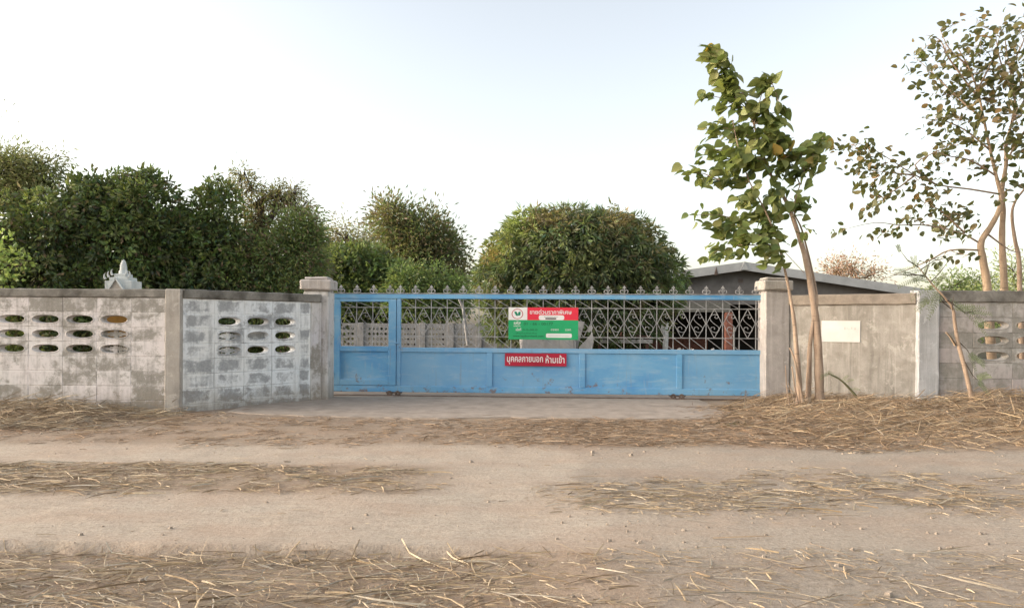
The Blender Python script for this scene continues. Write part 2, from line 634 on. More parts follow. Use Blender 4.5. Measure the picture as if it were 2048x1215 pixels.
yard = t.ramp(t.math('ADD', t.math('MULTIPLY', t.math('SUBTRACT', sy.outputs[1], 12.5), .5), n1), (.3, 0.0), (.9, 1.0))
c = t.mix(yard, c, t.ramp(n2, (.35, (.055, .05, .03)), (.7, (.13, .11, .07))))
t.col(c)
t.bump(t.math('ADD', t.math('ADD', t.math('MULTIPLY', n2, 1.0), t.math('MULTIPLY', n3, .5)), t.math('ADD', t.math('MULTIPLY', drag, .8), t.math('MULTIPLY', peb, .4))), .6, .02)
g_me.materials.append(t.mat)
structure(link('ground', g_me), 'dry dirt road with pale packed tyre tracks')

# concrete apron in front of the gate
YW, YP = 9.55, 11.2          # left wall front, gate pillar front
M['apron'] = m_concrete('apron_concrete', (.43, .355, .29), (.31, .255, .205), False, (.19, .16, .13), .5)
apx = np.linspace(P(452, 826, 9.6).x, P(1500, 842, 9.0).x, 60)
front = 9.17 + (vnoise(apx, apx * 0, 1.2, 41) - .5) * .25 + (vnoise(apx, apx * 0, 7, 42) - .5) * .06
front = np.where(apx < -2.6, front + (-2.6 - apx) * .42, front)
front = np.where(apx > 2.2, front + (apx - 2.2) ** 2 * .45, front)
am = MB()
av, af = [], []
rows = 5
for i, x in enumerate(apx):
    for j in range(rows):
        y = front[i] + (12.6 - front[i]) * (j / (rows - 1)) ** 1.5
        av.append((x, y, .02 + .004 * random.random() if j else .012))
    av.append((x, front[i] - .012, -.05))
for i in range(len(apx) - 1):
    a = i * (rows + 1); b = a + rows + 1
    for j in range(rows - 1):
        af.append((a + j, b + j, b + j + 1, a + j + 1))
    af.append((a + rows, b + rows, b, a))
am.add(av, af)
structure(am.obj('driveway_apron', M['apron'], smooth=False), 'worn concrete apron in front of the blue gate')


# ------------------------------------------------------------------ straw
def straw_density(x, y):
    """0..1 litter cover"""
    n = vnoise(x, y, 1.4, 51); nf = vnoise(x, y, 4.5, 52)
    y0_ = y
    y = y + (vnoise(x, y, .9, 53) - .5) * .55 * sst(4.2, 5.2, y)
    nearv = (1 - sst(-.02, .04, y - edge_line(x)))
    d = nearv * np.clip(1.15 * (1 - sst(-1.2, 1.0, x)) + .30, 0, 1) * (.35 + .9 * nf)
    d = np.maximum(d, band(y, 4.95, 6.1, .14) * (1 - sst(-3.2, -1.9, x)) * (.45 + .6 * nf))
    d = np.maximum(d, band(y, 5.0, 6.0, .14) * (1 - sst(-1.4, -.2, x)) * np.clip(nf * 1.8 - .55, 0, .8))
    d = np.maximum(d, gauss(x, y, 1.15, 5.05, .75, .42) * (.5 + .6 * nf))
    d = np.maximum(d, band(y, 4.6, 5.8, .3) * sst(.6, 1.2, x) * np.clip(nf * 1.5 - .45, 0, .7))
    d = np.maximum(d, band(y, 7.1, 9.0, .15) * sst(-1.6, .9, x) * (.30 + .75 * nf))
    d = np.maximum(d, band(y, 7.0, 9.1, .2) * np.clip(nf * 1.2 - .45, 0, .45))
    d = np.maximum(d, sst(1.9, 3.2, x) * band(y, 7.0, 10.6, .25) * (.65 + .6 * nf))
    d = np.maximum(d, sst(3.2, 3.9, x) * band(y, 7.6, 11.4, .2) * 1.0)
    d = np.maximum(d, gauss(x, y, 2.9, 9.7, .9, .45) * .8 * nf)
    d = np.maximum(d, (1 - sst(-5.6, -4.3, x + n - .5)) * band(y, 7.9, 9.8, .3) * (.6 + .6 * nf))
    d = np.maximum(d, (1 - sst(-4.6, -3.2, x)) * band(y, 8.7, 9.5, .15) * .45)
    d = np.maximum(d, .012 + .035 * (nf > .62))
    # under the apron's open middle little is left
    y = y0_
    clear = band(y, 9.1, 12.3, .12) * band(x, -3.3, 2.3, .4)
    d = d * (1 - .97 * clear)
    return np.clip(d, 0, 1)


def straw_mesh(name, n, x0, x1, y0, y1, lmin, lmax, wmin, wmax, dens, lift=.03, along=.55, palette=None, seed=1, flat=.25):
    r = np.random.default_rng(seed)
    # sample evenly in view, so that far litter is thinner on the ground than near
    xs = np.empty(0); ys = np.empty(0)
    while len(xs) < n:
        x = r.uniform(x0, x1, n * 2); y = r.uniform(y0, y1, n * 2)
        k = r.uniform(0, 1, n * 2) < dens(x, y)
        xs = np.concatenate([xs, x[k]]); ys = np.concatenate([ys, y[k]])
    xs, ys = xs[:n], ys[:n]
    L = lmin + (lmax - lmin) * r.uniform(0, 1, n) ** 2.2
    W = wmin + (wmax - wmin) * r.uniform(0, 1, n) ** 2
    ang = np.where(r.uniform(0, 1, n) < along, r.normal(0, .38, n), r.uniform(-math.pi, math.pi, n))
    tilt = r.normal(0, flat, n)
    bend = r.normal(0, .35, n)
    roll = r.normal(0, .7, n)
    zoff = np.abs(r.normal(0, 1, n)) * lift * (.3 + dens(xs, ys))
    S = 4
    vs = np.zeros((n, S, 3, 3))
    for k in range(S):
        u = k / (S - 1) - .5
        a = ang + bend * u * 1.4
        cx = xs + np.cos(ang) * u * L - np.sin(ang) * bend * (u * u) * L * .6
        cy = ys + np.sin(ang) * u * L + np.cos(ang) * bend * (u * u) * L * .6
        cz = ground_h(cx, cy) + .004 + zoff + np.abs(tilt) * .35 * L * (u + .5) * (zoff > lift * .25) + (1 - 4 * u * u) * .02 * L
        w = W * (.5 if k in (0, S - 1) else .5) * (1 if k < S - 1 else .35)
        for s_ in range(3):
            o = (s_ - 1)
            vs[:, k, s_, 0] = cx - np.sin(a) * o * w * np.cos(roll)
            vs[:, k, s_, 1] = cy + np.cos(a) * o * w * np.cos(roll)
            vs[:, k, s_, 2] = cz + o * w * np.sin(roll) + (0 if o else .35) * w
    base = np.arange(n)[:, None] * (S * 3)
    q = []
    for k in range(S - 1):
        for s_ in range(2):
            q.append(np.stack([base[:, 0] + k * 3 + s_, base[:, 0] + k * 3 + s_ + 1, base[:, 0] + (k + 1) * 3 + s_ + 1, base[:, 0] + (k + 1) * 3 + s_], -1))
    q = np.concatenate(q)
    me = grid_mesh(name, vs.reshape(-1, 3), q, False)
    pal = np.array(palette or [(.56, .43, .28), (.43, .30, .175), (.31, .20, .115), (.37, .33, .265), (.52, .36, .20), (.22, .14, .085)])
    pw = np.array([.2, .26, .22, .14, .1, .08])
    pi = r.choice(len(pal), n, p=pw / pw.sum())
    cc = pal[pi] * r.uniform(.68, 1.02, (n, 1))
    colour_attr(me, 'straw_colour', np.repeat(cc, S * 3, axis=0))
    return me


t = NT('dry_straw', .75, .25)
sa = t.attr('straw_colour').outputs['Color']
t.col(t.mix(t.math('MULTIPLY', t.ramp(t.noise(60, 4), (.4, 0.0), (.65, 1.0)), .4), sa, (.20, .13, .08)))
M['straw'] = t.mat


def straw(name, label, *a, **k):
    me = straw_mesh(name, *a, **k)
    me.materials.append(M['straw'])
    o = link(name, me)
    tag(o, label, 'straw', kind='stuff')


EV = lambda f: (lambda x, y: straw_density(x, y) * f(x, y))
DULL = [(.56, .455, .31), (.46, .355, .225), (.36, .265, .165), (.43, .385, .305), (.53, .40, .245), (.26, .19, .12)]
REDD = [(.46, .345, .235), (.39, .27, .17), (.30, .20, .125), (.37, .31, .24), (.45, .31, .19), (.21, .145, .09)]
straw('straw_litter', 'long dry straw stalks matted over the verge nearest the viewer', 4600, -5, 5, 2.3, 3.9, .05, .36, .003, .0095,
      EV(lambda x, y: y < edge_line(x) + .03), lift=.012, seed=3, along=.4, palette=DULL, flat=.08)
straw('chaff', 'crushed fine chaff between the long stalks of the near verge', 15000, -5, 5, 2.3, 3.9, .015, .10, .002, .006,
      EV(lambda x, y: y < edge_line(x) + .03), lift=.006, seed=31, along=.3, palette=DULL)
straw('straw_litter', 'dry straw strewn in the strip between the tyre tracks', 3600, -6, 6, 3.9, 6.9, .05, .36, .003, .011,
      EV(lambda x, y: (straw_density(x, y) > .12) * .95 + .10), lift=.008, seed=4, along=.5, palette=DULL, flat=.12)
straw('chaff', 'crushed fine chaff along the middle strip of the road', 15000, -6, 6, 3.9, 6.9, .015, .10, .002, .006,
      EV(lambda x, y: (straw_density(x, y) > .10) * .9 + .25), lift=.005, seed=32, along=.4, palette=DULL)
straw('straw_litter', 'reddish fine straw scattered over the dirt before the concrete apron', 9000, -7, 3.4, 6.9, 11.6, .05, .28, .003, .010,
      straw_density, lift=.012, seed=5, along=.6, palette=REDD)
straw('chaff', 'crushed reddish chaff over the dirt before the concrete apron', 20000, -7, 4, 6.9, 11.6, .02, .11, .003, .008,
      straw_density, lift=.008, seed=33, along=.5, palette=REDD)
straw('straw_litter', 'thick heap of dry straw piled along the right-hand walls', 17000, 2.2, 8.6, 6.9, 11.5, .05, .42, .003, .011,
      EV(lambda x, y: sst(2.2, 4.2, x) * (.3 + .7 * sst(7, 8.4, y))), lift=.035, seed=6, along=.35, flat=.6,
      palette=[(.54, .42, .27), (.46, .33, .20), (.34, .23, .135), (.39, .33, .25), (.52, .38, .22), (.21, .14, .085)])
straw('chaff', 'broken short straw within the heap along the right-hand walls', 22000, 2.2, 8.6, 6.9, 11.5, .02, .13, .003, .008,
      EV(lambda x, y: sst(2.2, 4.2, x) * (.3 + .7 * sst(7, 8.4, y))), lift=.03, seed=34, along=.3, flat=.6, palette=REDD)
straw('straw_litter', 'dry straw swept against the foot of the left block wall', 6000, -8.5, -3.2, 7.8, 9.7, .05, .42, .003, .011,
      EV(lambda x, y: (x < -4.2) * 1.0 + .3), lift=.03, seed=8, along=.5, flat=.5, palette=DULL)

# small stones and clods
r = np.random.default_rng(12)
mb = MB()
for i in range(1500):
    x = r.uniform(-6, 6); y = r.uniform(2.6, 9) if i > 700 else r.uniform(2.6, 4.6)
    if i % 3:
        x = r.uniform(.2, 6)
    s_ = (.003 + .012 * r.uniform(0, 1) ** 3) * (1.8 if r.uniform() < .03 else 1)
    z = float(ground_h(np.array(x), np.array(y)))
    a = r.uniform(0, 6.28)
    pts = []
    for k in range(5):
        pts.append((x + math.cos(a + k * 1.257) * s_ * r.uniform(.8, 1.3), y + math.sin(a + k * 1.257) * s_ * r.uniform(.7, 1.2), z - .002))
    top = [(x + (p[0] - x) * .6, y + (p[1] - y) * .6, z + s_ * r.uniform(.6, 1.1)) for p in pts]
    mb.add(pts + top, [(k, (k + 1) % 5, 5 + (k + 1) % 5, 5 + k) for k in range(5)] + [(5, 6, 7, 8, 9)])
o = mb.obj('gravel', plain('stone_grey', (.34, .28, .22), .9, .2, 30))
tag(o, 'small pale stones lying loose on the dirt road', 'gravel', kind='stuff')


# ------------------------------------------------------------------ boundary walls
def block_mesh(name, L, H, D, mat, c=.005):
    m = MB()
    x0, x1, z0, z1 = -L / 2, L / 2, -H / 2, H / 2
    vs = [(x0 + c, 0, z0 + c), (x1 - c, 0, z0 + c), (x1 - c, 0, z1 - c), (x0 + c, 0, z1 - c),
          (x0, c, z0), (x1, c, z0), (x1, c, z1), (x0, c, z1), (x0, D, z0), (x1, D, z0), (x1, D, z1), (x0, D, z1)]
    fs = [(0, 1, 2, 3), (11, 10, 9, 8)]
    for a in (0, 4):
        for k in range(4):
            k2 = (k + 1) % 4
            fs.append((a + k, a + 4 + k, a + 4 + k2, a + k2))
    return m.add(vs, fs).mesh(name, mat)


def vent_mesh(name, L, H, D, mat, kind='open'):
    """hollow block with a flared oval opening"""
    m = MB(); N = 28
    ax, az = L * .405, H * .31
    rings = []
    def oval(sx, sz, y):
        out = []
        for k in range(N):
            a = 2 * math.pi * (k + .5) / N
            ca, sa_ = math.cos(a), math.sin(a)
            out.append((sx * math.copysign(abs(ca) ** .82, ca), y, sz * math.copysign(abs(sa_) ** .92, sa_)))
        return out
    def rect(y, g=0):
        out = []
        for (x, _, z) in oval(1, 1, 0):
            k = 1 / max(abs(x), abs(z))
            out.append((x * k * (L / 2 - g), y, z * k * (H / 2 - g)))
        return out
    rings = [rect(D), rect(.004), rect(0, .004), oval(ax * 1.09, az * 1.16, 0), oval(ax, az, -.006), oval(ax * .93, az * .90, .006), oval(ax * .80, az * .78, D * .75), oval(ax * .82, az * .8, D), rect(D)]
    vs = [p for r_ in rings for p in r_]
    fs = []
    for i in range(len(rings) - 1):
        for k in range(N):
            k2 = (k + 1) % N
            fs.append((i * N + k, i * N + k2, (i + 1) * N + k2, (i + 1) * N + k))
    m.add(vs, fs)
    if kind == 'cross':
        m.box(-.028, .028, D * .45, D * .8, -az * .95, az * .95)
        m.box(-ax * .9, ax * .9, D * .47, D * .82, -.017, .017)
        m.box(-ax * .45, ax * .45, D * .5, D * .84, -.03, .03)
    if kind == 'shut':
        m.box(-ax, ax, D + .03, D + .05, -az, az)
    return m.mesh(name, mat)


def wall_frame(name, A, B):
    A, B = Vector((*A, 0)), Vector((*B, 0))
    d = B - A
    return empty(name, A, math.atan2(d.y, d.x)), d.length


def block_wall(root, edges, ztop, courses, ch, vents, mat, D=.09, kinds=None):
    """blocks laid one above another between the given edges; vents = {(column, course)}"""
    cache = {}
    g = .005
    for ci in range(len(edges) - 1):
        x0, x1 = edges[ci], edges[ci + 1]
        L = round(x1 - x0 - g, 3)
        for k in range(courses):
            v = vents.get((ci, k)) if vents else None
            key = (L, v, random.randrange(2) if not v else 0)
            if key not in cache:
                cache[key] = vent_mesh('vent_block', L, ch - g, D, mat, v) if v else block_mesh('block', L, ch - g, D, mat)
            z = ztop - ch * (k + .5)
            o = link('vent_block' if v else 'block', cache[key], root, ((x0 + x1) / 2, random.uniform(-.002, .002), z))
    m = MB()
    xa, xb = edges[0], edges[-1]
    for k in range(1, courses):
        z = ztop - ch * k
        m.box(xa, xb, .0035, D - .01, z - g * .6, z + g * .6)
    for x in edges[1:-1]:
        m.box(x - g * .6, x + g * .6, .003, D - .012, ztop - ch * courses, ztop)
    m.obj('mortar', mat, root)


def rough_box(x0, x1, y0, y1, z0, z1, seg=.12, amp=.004, c=.012):
    """box with worn, slightly uneven faces"""
    bm = bmesh.new()
    bmesh.ops.create_cube(bm, size=1)
    for v in bm.verts:
        v.co = Vector((x0 + (v.co.x + .5) * (x1 - x0), y0 + (v.co.y + .5) * (y1 - y0), z0 + (v.co.z + .5) * (z1 - z0)))
    bmesh.ops.bevel(bm, geom=bm.edges[:], offset=c, segments=1, affect='EDGES')
    longest = max(x1 - x0, z1 - z0)
    cuts = int(min(24, longest / seg))
    axis_ = 0 if (x1 - x0) >= (z1 - z0) else 2
    lo = x0 if axis_ == 0 else z0
    for i in range(1, cuts):
        co = Vector((0, 0, 0)); co[axis_] = lo + longest * i / cuts
        no = Vector((0, 0, 0)); no[axis_] = 1
        bmesh.ops.bisect_plane(bm, geom=bm.verts[:] + bm.edges[:] + bm.faces[:], plane_co=co, plane_no=no)
    for v in bm.verts:
        v.co += Vector((random.uniform(-amp, amp), random.uniform(-amp, amp), random.uniform(-amp, amp)))
    bm.verts.index_update()
    m = MB()
    m.add([v.co[:] for v in bm.verts], [[v.index for v in f.verts] for f in bm.faces])
    bm.free()
    return m


# --- left wall, square to the view
zc_t = P(170, 577, YW).z
zc_b = P(170, 594, YW).z
CH = 29.4 * YW / F
BL = 68.6 * YW / F
xr = P(331, 700, YW).x
xl = xr - BL * 8
root, _ = wall_frame('concrete_block_wall', (xl, YW), (xr, YW))
edges = [BL * i for i in range(9)]
vt = {}
for ci in range(1, 7 + 0):
    for k in (1, 2, 3):
        vt[(ci, k)] = 'open'
vt = {(ci, k): 'open' for ci in range(1, 7) for k in (1, 2, 3)}
vt[(6, 3)] = 'cross'; vt[(6, 2)] = 'cross'
# the last column next to the corner post is solid
block_wall(root, edges, zc_b, 8, CH, vt, M['wash'])
rough_box(-.2, BL * 8 + .02, -.022, .13, zc_b - .002, zc_t).obj('coping', M['coping'], root)
pw = P(363, 700, YW).x - xr
rough_box(BL * 8 + .001, BL * 8 + pw, -.03, .2, -.25, zc_t + .004).obj('corner_post', M['post'], root)
rough_box(-.22, 0, -.03, .18, -.25, zc_t + .004).obj('post', M['post'], root)
tag(root, 'long blotchy white block wall facing the road, behind a spirit house spire', 'wall')

# --- left splayed wall, running back to the gate pillar
A = (P(363, 700, YW).x + .002, YW + .03)
B = (P(643, 700, YP - .06).x, YP - .06)
root, LL = wall_frame('splayed_block_wall', A, B)
LW = LL
LL = LL - .19
bl = LL / 4.5
edges = [0, bl, 2 * bl, 3 * bl, 4 * bl, LL]
rough_box(LL + .001, LW, .002, .09, -.25, P(620, 603, 11).z, .2, .003).obj('end_panel', M['pillar_white'], root)
vt = {(c_, k): 'open' for c_ in (1, 2, 3) for k in (1, 2, 3)}
vt[(1, 2)] = vt[(1, 3)] = 'cross'; vt[(2, 2)] = 'shut'
zt, zb = P(480, 583, 10.3).z, P(480, 600, 10.3).z
block_wall(root, edges, zb, 8, .2005, vt, M['wash_cool_lit'])
rough_box(.0, LW - .01, -.025, .14, zb - .002, zt).obj('coping', M['coping'], root)
tag(root, 'vented white block wall, its colour tinted for cool light, slanting back to the gate pillar', 'wall')


# --- gate pillars
def pillar(pxl, pxr, Y, topy, label, mshaft, mcap, taper=1):
    x0, x1 = P(pxl, 700, Y).x, P(pxr, 700, Y).x
    w = x1 - x0
    zt_ = P(pxl, topy, Y).z
    root = empty('gate_pillar', ((x0 + x1) / 2, Y, 0))
    h = w / 2
    rough_box(-h, h, 0, w, -.25, zt_ - .23, amp=.003).obj('shaft', mshaft, root)
    rough_box(-h * .97, h * .97, .01, w * .98, zt_ - .2298, zt_ - .20).obj('neck', mshaft, root)
    rough_box(-h - .045, h + .045, -.045, w + .045, zt_ - .20, zt_ - .045, amp=.006, c=.02).obj('cap', mcap, root)
    rough_box(-h + .01, h - .01, -.0, w - .01, zt_ - .046, zt_, amp=.006, c=.02).obj('cap_top', mcap, root)
    tag(root, label, 'pillar')
    return root


pillar(606, 656, YP, 553, 'square plastered pillar with capped top at the wicket end of the gate', M['pillar_white'], M['pillar'])
pillar(1531, 1579, YP, 554, 'grey plastered pillar with capped top behind the leaning tree trunks', M['pillar'], M['post'])

# --- right splayed wall, plain render
YR = 10.2
A = (P(1566, 700, YP).x, YP + .10)
B = (P(1836, 700, YR).x, YR + .03)
root, LL = wall_frame('rendered_wall', A, B)
zt = P(1700, 588, 10.7).z
zb = P(1700, 609, 10.7).z
rough_box(0, LL, 0, .1, -.25, zb - .001, amp=.003).obj('rendered_panel', M['plaster'], root)
rough_box(.04, LL - .01, -.035, .13, zb, zt, amp=.004).obj('coping', M['coping_warm'], root)
tag(root, 'stained grey rendered wall slanting forward behind the leaning trunks', 'wall')
SPL_A, SPL_B, SPL_RZ = Vector((*A, 0)), Vector((*B, 0)), root.rotation_euler[2]

# white notice on that wall
def on_splay(px, py, off=-.004):
    """point on the right splayed wall seen at a pixel"""
    d = SPL_B - SPL_A
    ray = P(px, py, 1.0) - Vector((0, 0, EYE))
    # solve ray.xy*t = A + d*s
    det = ray.x * (-d.y) + d.x * ray.y
    tt = (SPL_A.x * (-d.y) + d.x * SPL_A.y) / det
    hit = Vector((0, 0, EYE)) + ray * tt
    s_ = (Vector((hit.x, hit.y, 0)) - SPL_A).length
    return s_, hit.z
s0, z0 = on_splay(1643, 683)
s1, z1 = on_splay(1721, 641)
nr = empty('notice_board', SPL_A, SPL_RZ)
MB().box(s0, s1, -.012, -.001, z0, z1, .002).obj('sheet', M['paper'], nr)
m = MB()
for k, (u, w) in enumerate(((.60, .04), (.66, .03), (.71, .02), (.77, .05), (.85, .06))):
    xx = s0 + (s1 - s0) * u
    m.box(xx, xx + (s1 - s0) * w * .6, -.0145, -.0125, z0 + (z1 - z0) * (.58 + .03 * (k % 2)), z0 + (z1 - z0) * (.70 - .03 * (k % 3)))
m.obj('faded_writing', M['paper_ink'], nr)['kind'] = 'stuff'
tag(nr, 'blank-looking white notice sheet fixed to the grey rendered wall', 'notice')

# --- right wall, square to the view
x0, x1 = P(1834, 700, YR).x, P(1876, 700, YR).x
xe = x1 + .465 * 6
root, LL = wall_frame('concrete_block_wall', (x1, YR), (xe, YR))
zt, zb = P(1950, 581, YR).z, P(1950, 604, YR).z
bl = .465
edges = [0, bl * .98] + [bl * .98 + .47 + .50 * i for i in range(5)]
edges = [0, .49, 1.16 - .12] + [1.04 + .5 * i for i in range(1, 5)]
vt = {(c_, k): 'open' for c_ in (1, 2, 3, 4) for k in (1, 2, 3)}
block_wall(root, edges, zb, 8, 30.6 * YR / F, vt, M['wash_grey'])
rough_box(.001, edges[-1], -.025, .14, zb - .002, zt).obj('coping', M['coping'], root)
rough_box(-(x1 - x0), 0, -.035, .2, -.25, zt + .003).obj('corner_post', M['post_pale'], root)
tag(root, 'grey block wall with oval vents behind the leaning sapling', 'wall')

# ------------------------------------------------------------------ sliding gate
GL = Vector((P(650, 700, 11.85).x, 11.85, 0))
GR = Vector((P(1546, 700, 11.45).x, 11.45, 0))
gd = GR - GL
GLEN = gd.length
gate = empty('sliding_gate', GL, math.atan2(gd.y, gd.x))
tag(gate, 'long faded blue sliding gate with scrollwork grille and spiked top', 'gate')


def gu(px, py=650):
    ray = P(px, py, 1.0) - Vector((0, 0, EYE))
    det = ray.x * (-gd.y) + gd.x * ray.y
    tt = (GL.x * (-gd.y) + gd.x * GL.y) / det
    hit = Vector((0, 0, EYE)) + ray * tt
    return (Vector((hit.x, hit.y, 0)) - GL).length * (1 if hit.x > GL.x else -1), hit.z


ZB = .085
ZT = gu(1000, 588.5)[1]
zr0, zr1 = gu(1000, 705)[1], gu(1000, 696)[1]       # middle rail
zh0, zh1 = gu(1000, 673)[1], gu(1000, 615.5)[1]     # thin rails
ZO = ZT - .075                                      # underside of top rail
ZBR = ZB + .10
# frame
rough_box(0, GLEN, -.03, .03, ZO, ZT, .3, .0015, .006).obj('top_rail', M['blue'], gate)
MB().box(0, GLEN, -.036, .02, ZT + .001, ZT + .014, .002).obj('cap_strip', M['iron'], gate)
rough_box(0, GLEN, -.03, .03, ZB, ZBR, .3, .0015, .006).obj('bottom_rail', M['blue'], gate)
uw0 = gu(668)[0]; uw1 = gu(793)[0]
us0, us1 = gu(785)[0] + .005, gu(802)[0]
rough_box(.001, uw0 - .008, -.028, .028, ZBR + .001, ZO - .001, .3, .0012, .006).obj('stile', M['blue'], gate)
rough_box(uw1 + .008, us1, -.028, .028, ZBR + .001, ZO - .001, .3, .0012, .006).obj('stile', M['blue'], gate)
rough_box(us1 + .001, GLEN - .001, -.027, .027, zr0, zr1, .3, .0015, .006).obj('middle_rail', M['blue'], gate)
dv = [us1] + [gu(p)[0] for p in (980, 1165, 1359)] + [GLEN]
for i in range(4):
    a, b = dv[i], dv[i + 1]
    if i:
        rough_box(a - .045, a + .045, -.026, .026, ZBR + .001, zr0 - .001, .3, .0012, .005).obj('panel_post', M['blue'], gate)
        a += .046
    if i < 3:
        b -= .046
    # pressed sheet with a faint buckle
    m = MB(); nxp, nzp = 10, 6
    vs = []
    for jx in range(nxp + 1):
        for jz in range(nzp + 1):
            x = a + (b - a) * jx / nxp; z = ZBR + (zr0 - ZBR) * jz / nzp
            e = min(jx, nxp - jx, jz, nzp - jz)
            vs.append((x, -.004 - (random.uniform(-.004, .004) if e else 0), z))
    fs = [(jx * (nzp + 1) + jz, (jx + 1) * (nzp + 1) + jz, (jx + 1) * (nzp + 1) + jz + 1, jx * (nzp + 1) + jz + 1) for jx in range(nxp) for jz in range(nzp)]
    nv = len(vs)
    m.add(vs + [(x, .004, z) for x, y, z in vs], fs + [tuple(i_ + nv for i_ in f[::-1]) for f in fs])
    m.obj('sheet_panel', M['blue'], gate, smooth=True)

# grille pieces: shared meshes
bars = [gu(831.0)[0]]
uend = gu(1511.6)[0]
CW = (uend - bars[0]) / 21
bars = [bars[0] + CW * i for i in range(22)]
LH = zh1 - zh0


def lozenge_mesh(w, h):
    m = MB()
    c_ = [(0, .0, h / 2), (w / 2, 0, 0), (0, 0, -h / 2), (-w / 2, 0, 0)]
    for i in range(4):
        m.beam(c_[i], c_[(i + 1) % 4], .008, .011, up=(0, 1, 0))
    return m.mesh('lozenge', M['iron'])


def scroll_mesh(w, h):
    q = [(570, 440), (560, 468), (585, 490), (615, 472), (620, 440), (590, 416), (540, 413), (490, 440), (475, 490), (500, 545), (560, 600),
         (610, 640), (640, 690), (625, 740), (570, 762), (510, 742), (485, 700), (497, 664), (535, 655), (560, 672), (555, 702)]
    pts = []
    for i in range(len(q) - 1):                       # Catmull-Rom through the points
        p0, p1, p2, p3 = q[max(i - 1, 0)], q[i], q[i + 1], q[min(i + 2, len(q) - 1)]
        for t_ in (0, .5):
            f = lambda a, b, c__, d: .5 * (2 * b + (c__ - a) * t_ + (2 * a - 5 * b + 4 * c__ - d) * t_ ** 2 + (3 * b - a - 3 * c__ + d) * t_ ** 3)
            pts.append((f(p0[0], p1[0], p2[0], p3[0]), f(p0[1], p1[1], p2[1], p3[1])))
    pts.append(q[-1])
    return MB().tube([((x - 550) / 300 * w, .0, -(y - 587) / 570 * h) for x, y in pts], .0050, 5).mesh('scroll', M['iron'], True)


def finial_mesh(h=.135):
    m = MB()
    m.beam((0, 0, 0), (0, 0, h * .62), .012)
    # barbed spear head, flat plate with a ridge
    hd = [(0, h), (.034, h * .62), (.012, h * .66), (.0, h * .56), (-.012, h * .66), (-.034, h * .62)]
    m.prism(hd, -.005, .005)
    for s_ in (-1, 1):
        c_ = []
        for k in range(11):
            a = -math.pi * .5 + k / 10 * math.pi * 1.55
            rr = .030 - .0012 * k
            c_.append((s_ * (.036 + rr * math.cos(a) * .95), 0, h * .30 + rr * math.sin(a)))
        c_ = [(s_ * .004, 0, .004)] + c_
        m.tube(c_, .0055, 5)
        m.tube([(0, 0, h * .5), (s_ * .03, 0, h * .48), (s_ * .05, 0, h * .40), (s_ * .054, 0, h * .3)], .005, 5)
    return m.mesh('finial', M['iron'])


def diag_mesh(w, h):
    return MB().beam((-w / 2, 0, h / 2), (w / 2, 0, -h / 2), .008, .011, up=(0, 1, 0)).mesh('diagonal_bar', M['iron'])


def bar_mesh(h):
    return MB().box(-.006, .006, -.006, .006, 0, h).mesh('bar', M['iron'])


lz, scm, fin = lozenge_mesh(CW - .016, LH - .004), scroll_mesh(CW, LH), finial_mesh()
hb = zh0 - zr1; ht = ZO - zh1
dg_t, dg_b = diag_mesh(CW - .03, ht - .01), diag_mesh(CW - .03, hb - .01)
bm_ = bar_mesh(ZO - zr1)
for z in (zh0, zh1):
    MB().box(us1 + .001, GLEN - .002, -.006 + .0005, .006, z - .006, z + .006).obj('thin_rail', M['iron'], gate)
for b in bars:
    link('bar', bm_, gate, (b, 0, zr1))
cells = [bars[0] - CW] + bars
for i, b in enumerate(cells):
    cx_ = b + CW / 2
    if cx_ + CW / 2 > GLEN + .05:
        continue
    link('lozenge', lz, gate, (cx_, 0, (zh0 + zh1) / 2))
    link('scroll', scm, gate, (cx_, .002, (zh0 + zh1) / 2))
    link('diagonal_bar', dg_t, gate, (cx_, 0, zh1 + ht / 2))
    link('diagonal_bar', dg_b, gate, (cx_, 0, zr1 + hb / 2))
fz = ZT + .0145
for b in [bars[0] - CW + .01] + bars + [gu(p)[0] for p in (682, 714, 747, 780)]:
    link('finial', fin, gate, (b, -.005, fz))

# wicket door inside the gate
wz0, wz1 = ZBR + .006, ZO - .006
wo0, wo1 = gu(681)[0], gu(778)[0]
wt = gu(730, 603)[1]; wm1 = gu(730, 692)[1]; wm0 = gu(730, 702)[1]
m = MB()
m.box(uw0, wo0, -.034, .024, wz0, wz1, .004)
m.box(wo1, uw1, -.034, .024, wz0, wz1, .004)
m.box(wo0 + .0005, wo1 - .0005, -.033, .024, wt, wz1, .004)
m.box(wo0 + .0005, wo1 - .0005, -.033, .024, wm0, wm1, .004)
m.box(wo0 + .0005, wo1 - .0005, -.033, .024, wz0, wz0 + .09, .004)
wicket = m.obj('wicket_door', M['blue'], gate)
wicket['label'] = 'narrow wicket door with its own grille and sheet panel'
MB().box(wo0, wo1, -.006, .004, wz0 + .09, wm0).obj('door_panel', M['blue'], wicket)
wc = (wo1 - wo0) / 3
for i in (1, 2):
    link('bar', bar_mesh(wt - wm1), wicket, (wo0 + wc * i, 0, wm1))
for z in (zh0, zh1):
    MB().box(wo0, wo1, -.0055, .006, z - .0058, z + .0058).obj('thin_rail', M['iron'], wicket)
lzw, scw = lozenge_mesh(wc - .016, LH - .004), scroll_mesh(wc, LH)
dgt, dgb = diag_mesh(wc - .03, wt - zh1 - .008), diag_mesh(wc - .03, zh0 - wm1 - .008)
for i in range(3):
    cx_ = wo0 + wc * (i + .5)
    link('lozenge', lzw, wicket, (cx_, 0, (zh0 + zh1) / 2))
    link('scroll', scw, wicket, (cx_, .002, (zh0 + zh1) / 2))
    link('diagonal_bar', dgt, wicket, (cx_, 0, (zh1 + wt) / 2))
    link('diagonal_bar', dgb, wicket, (cx_, 0, (zh0 + wm1) / 2))
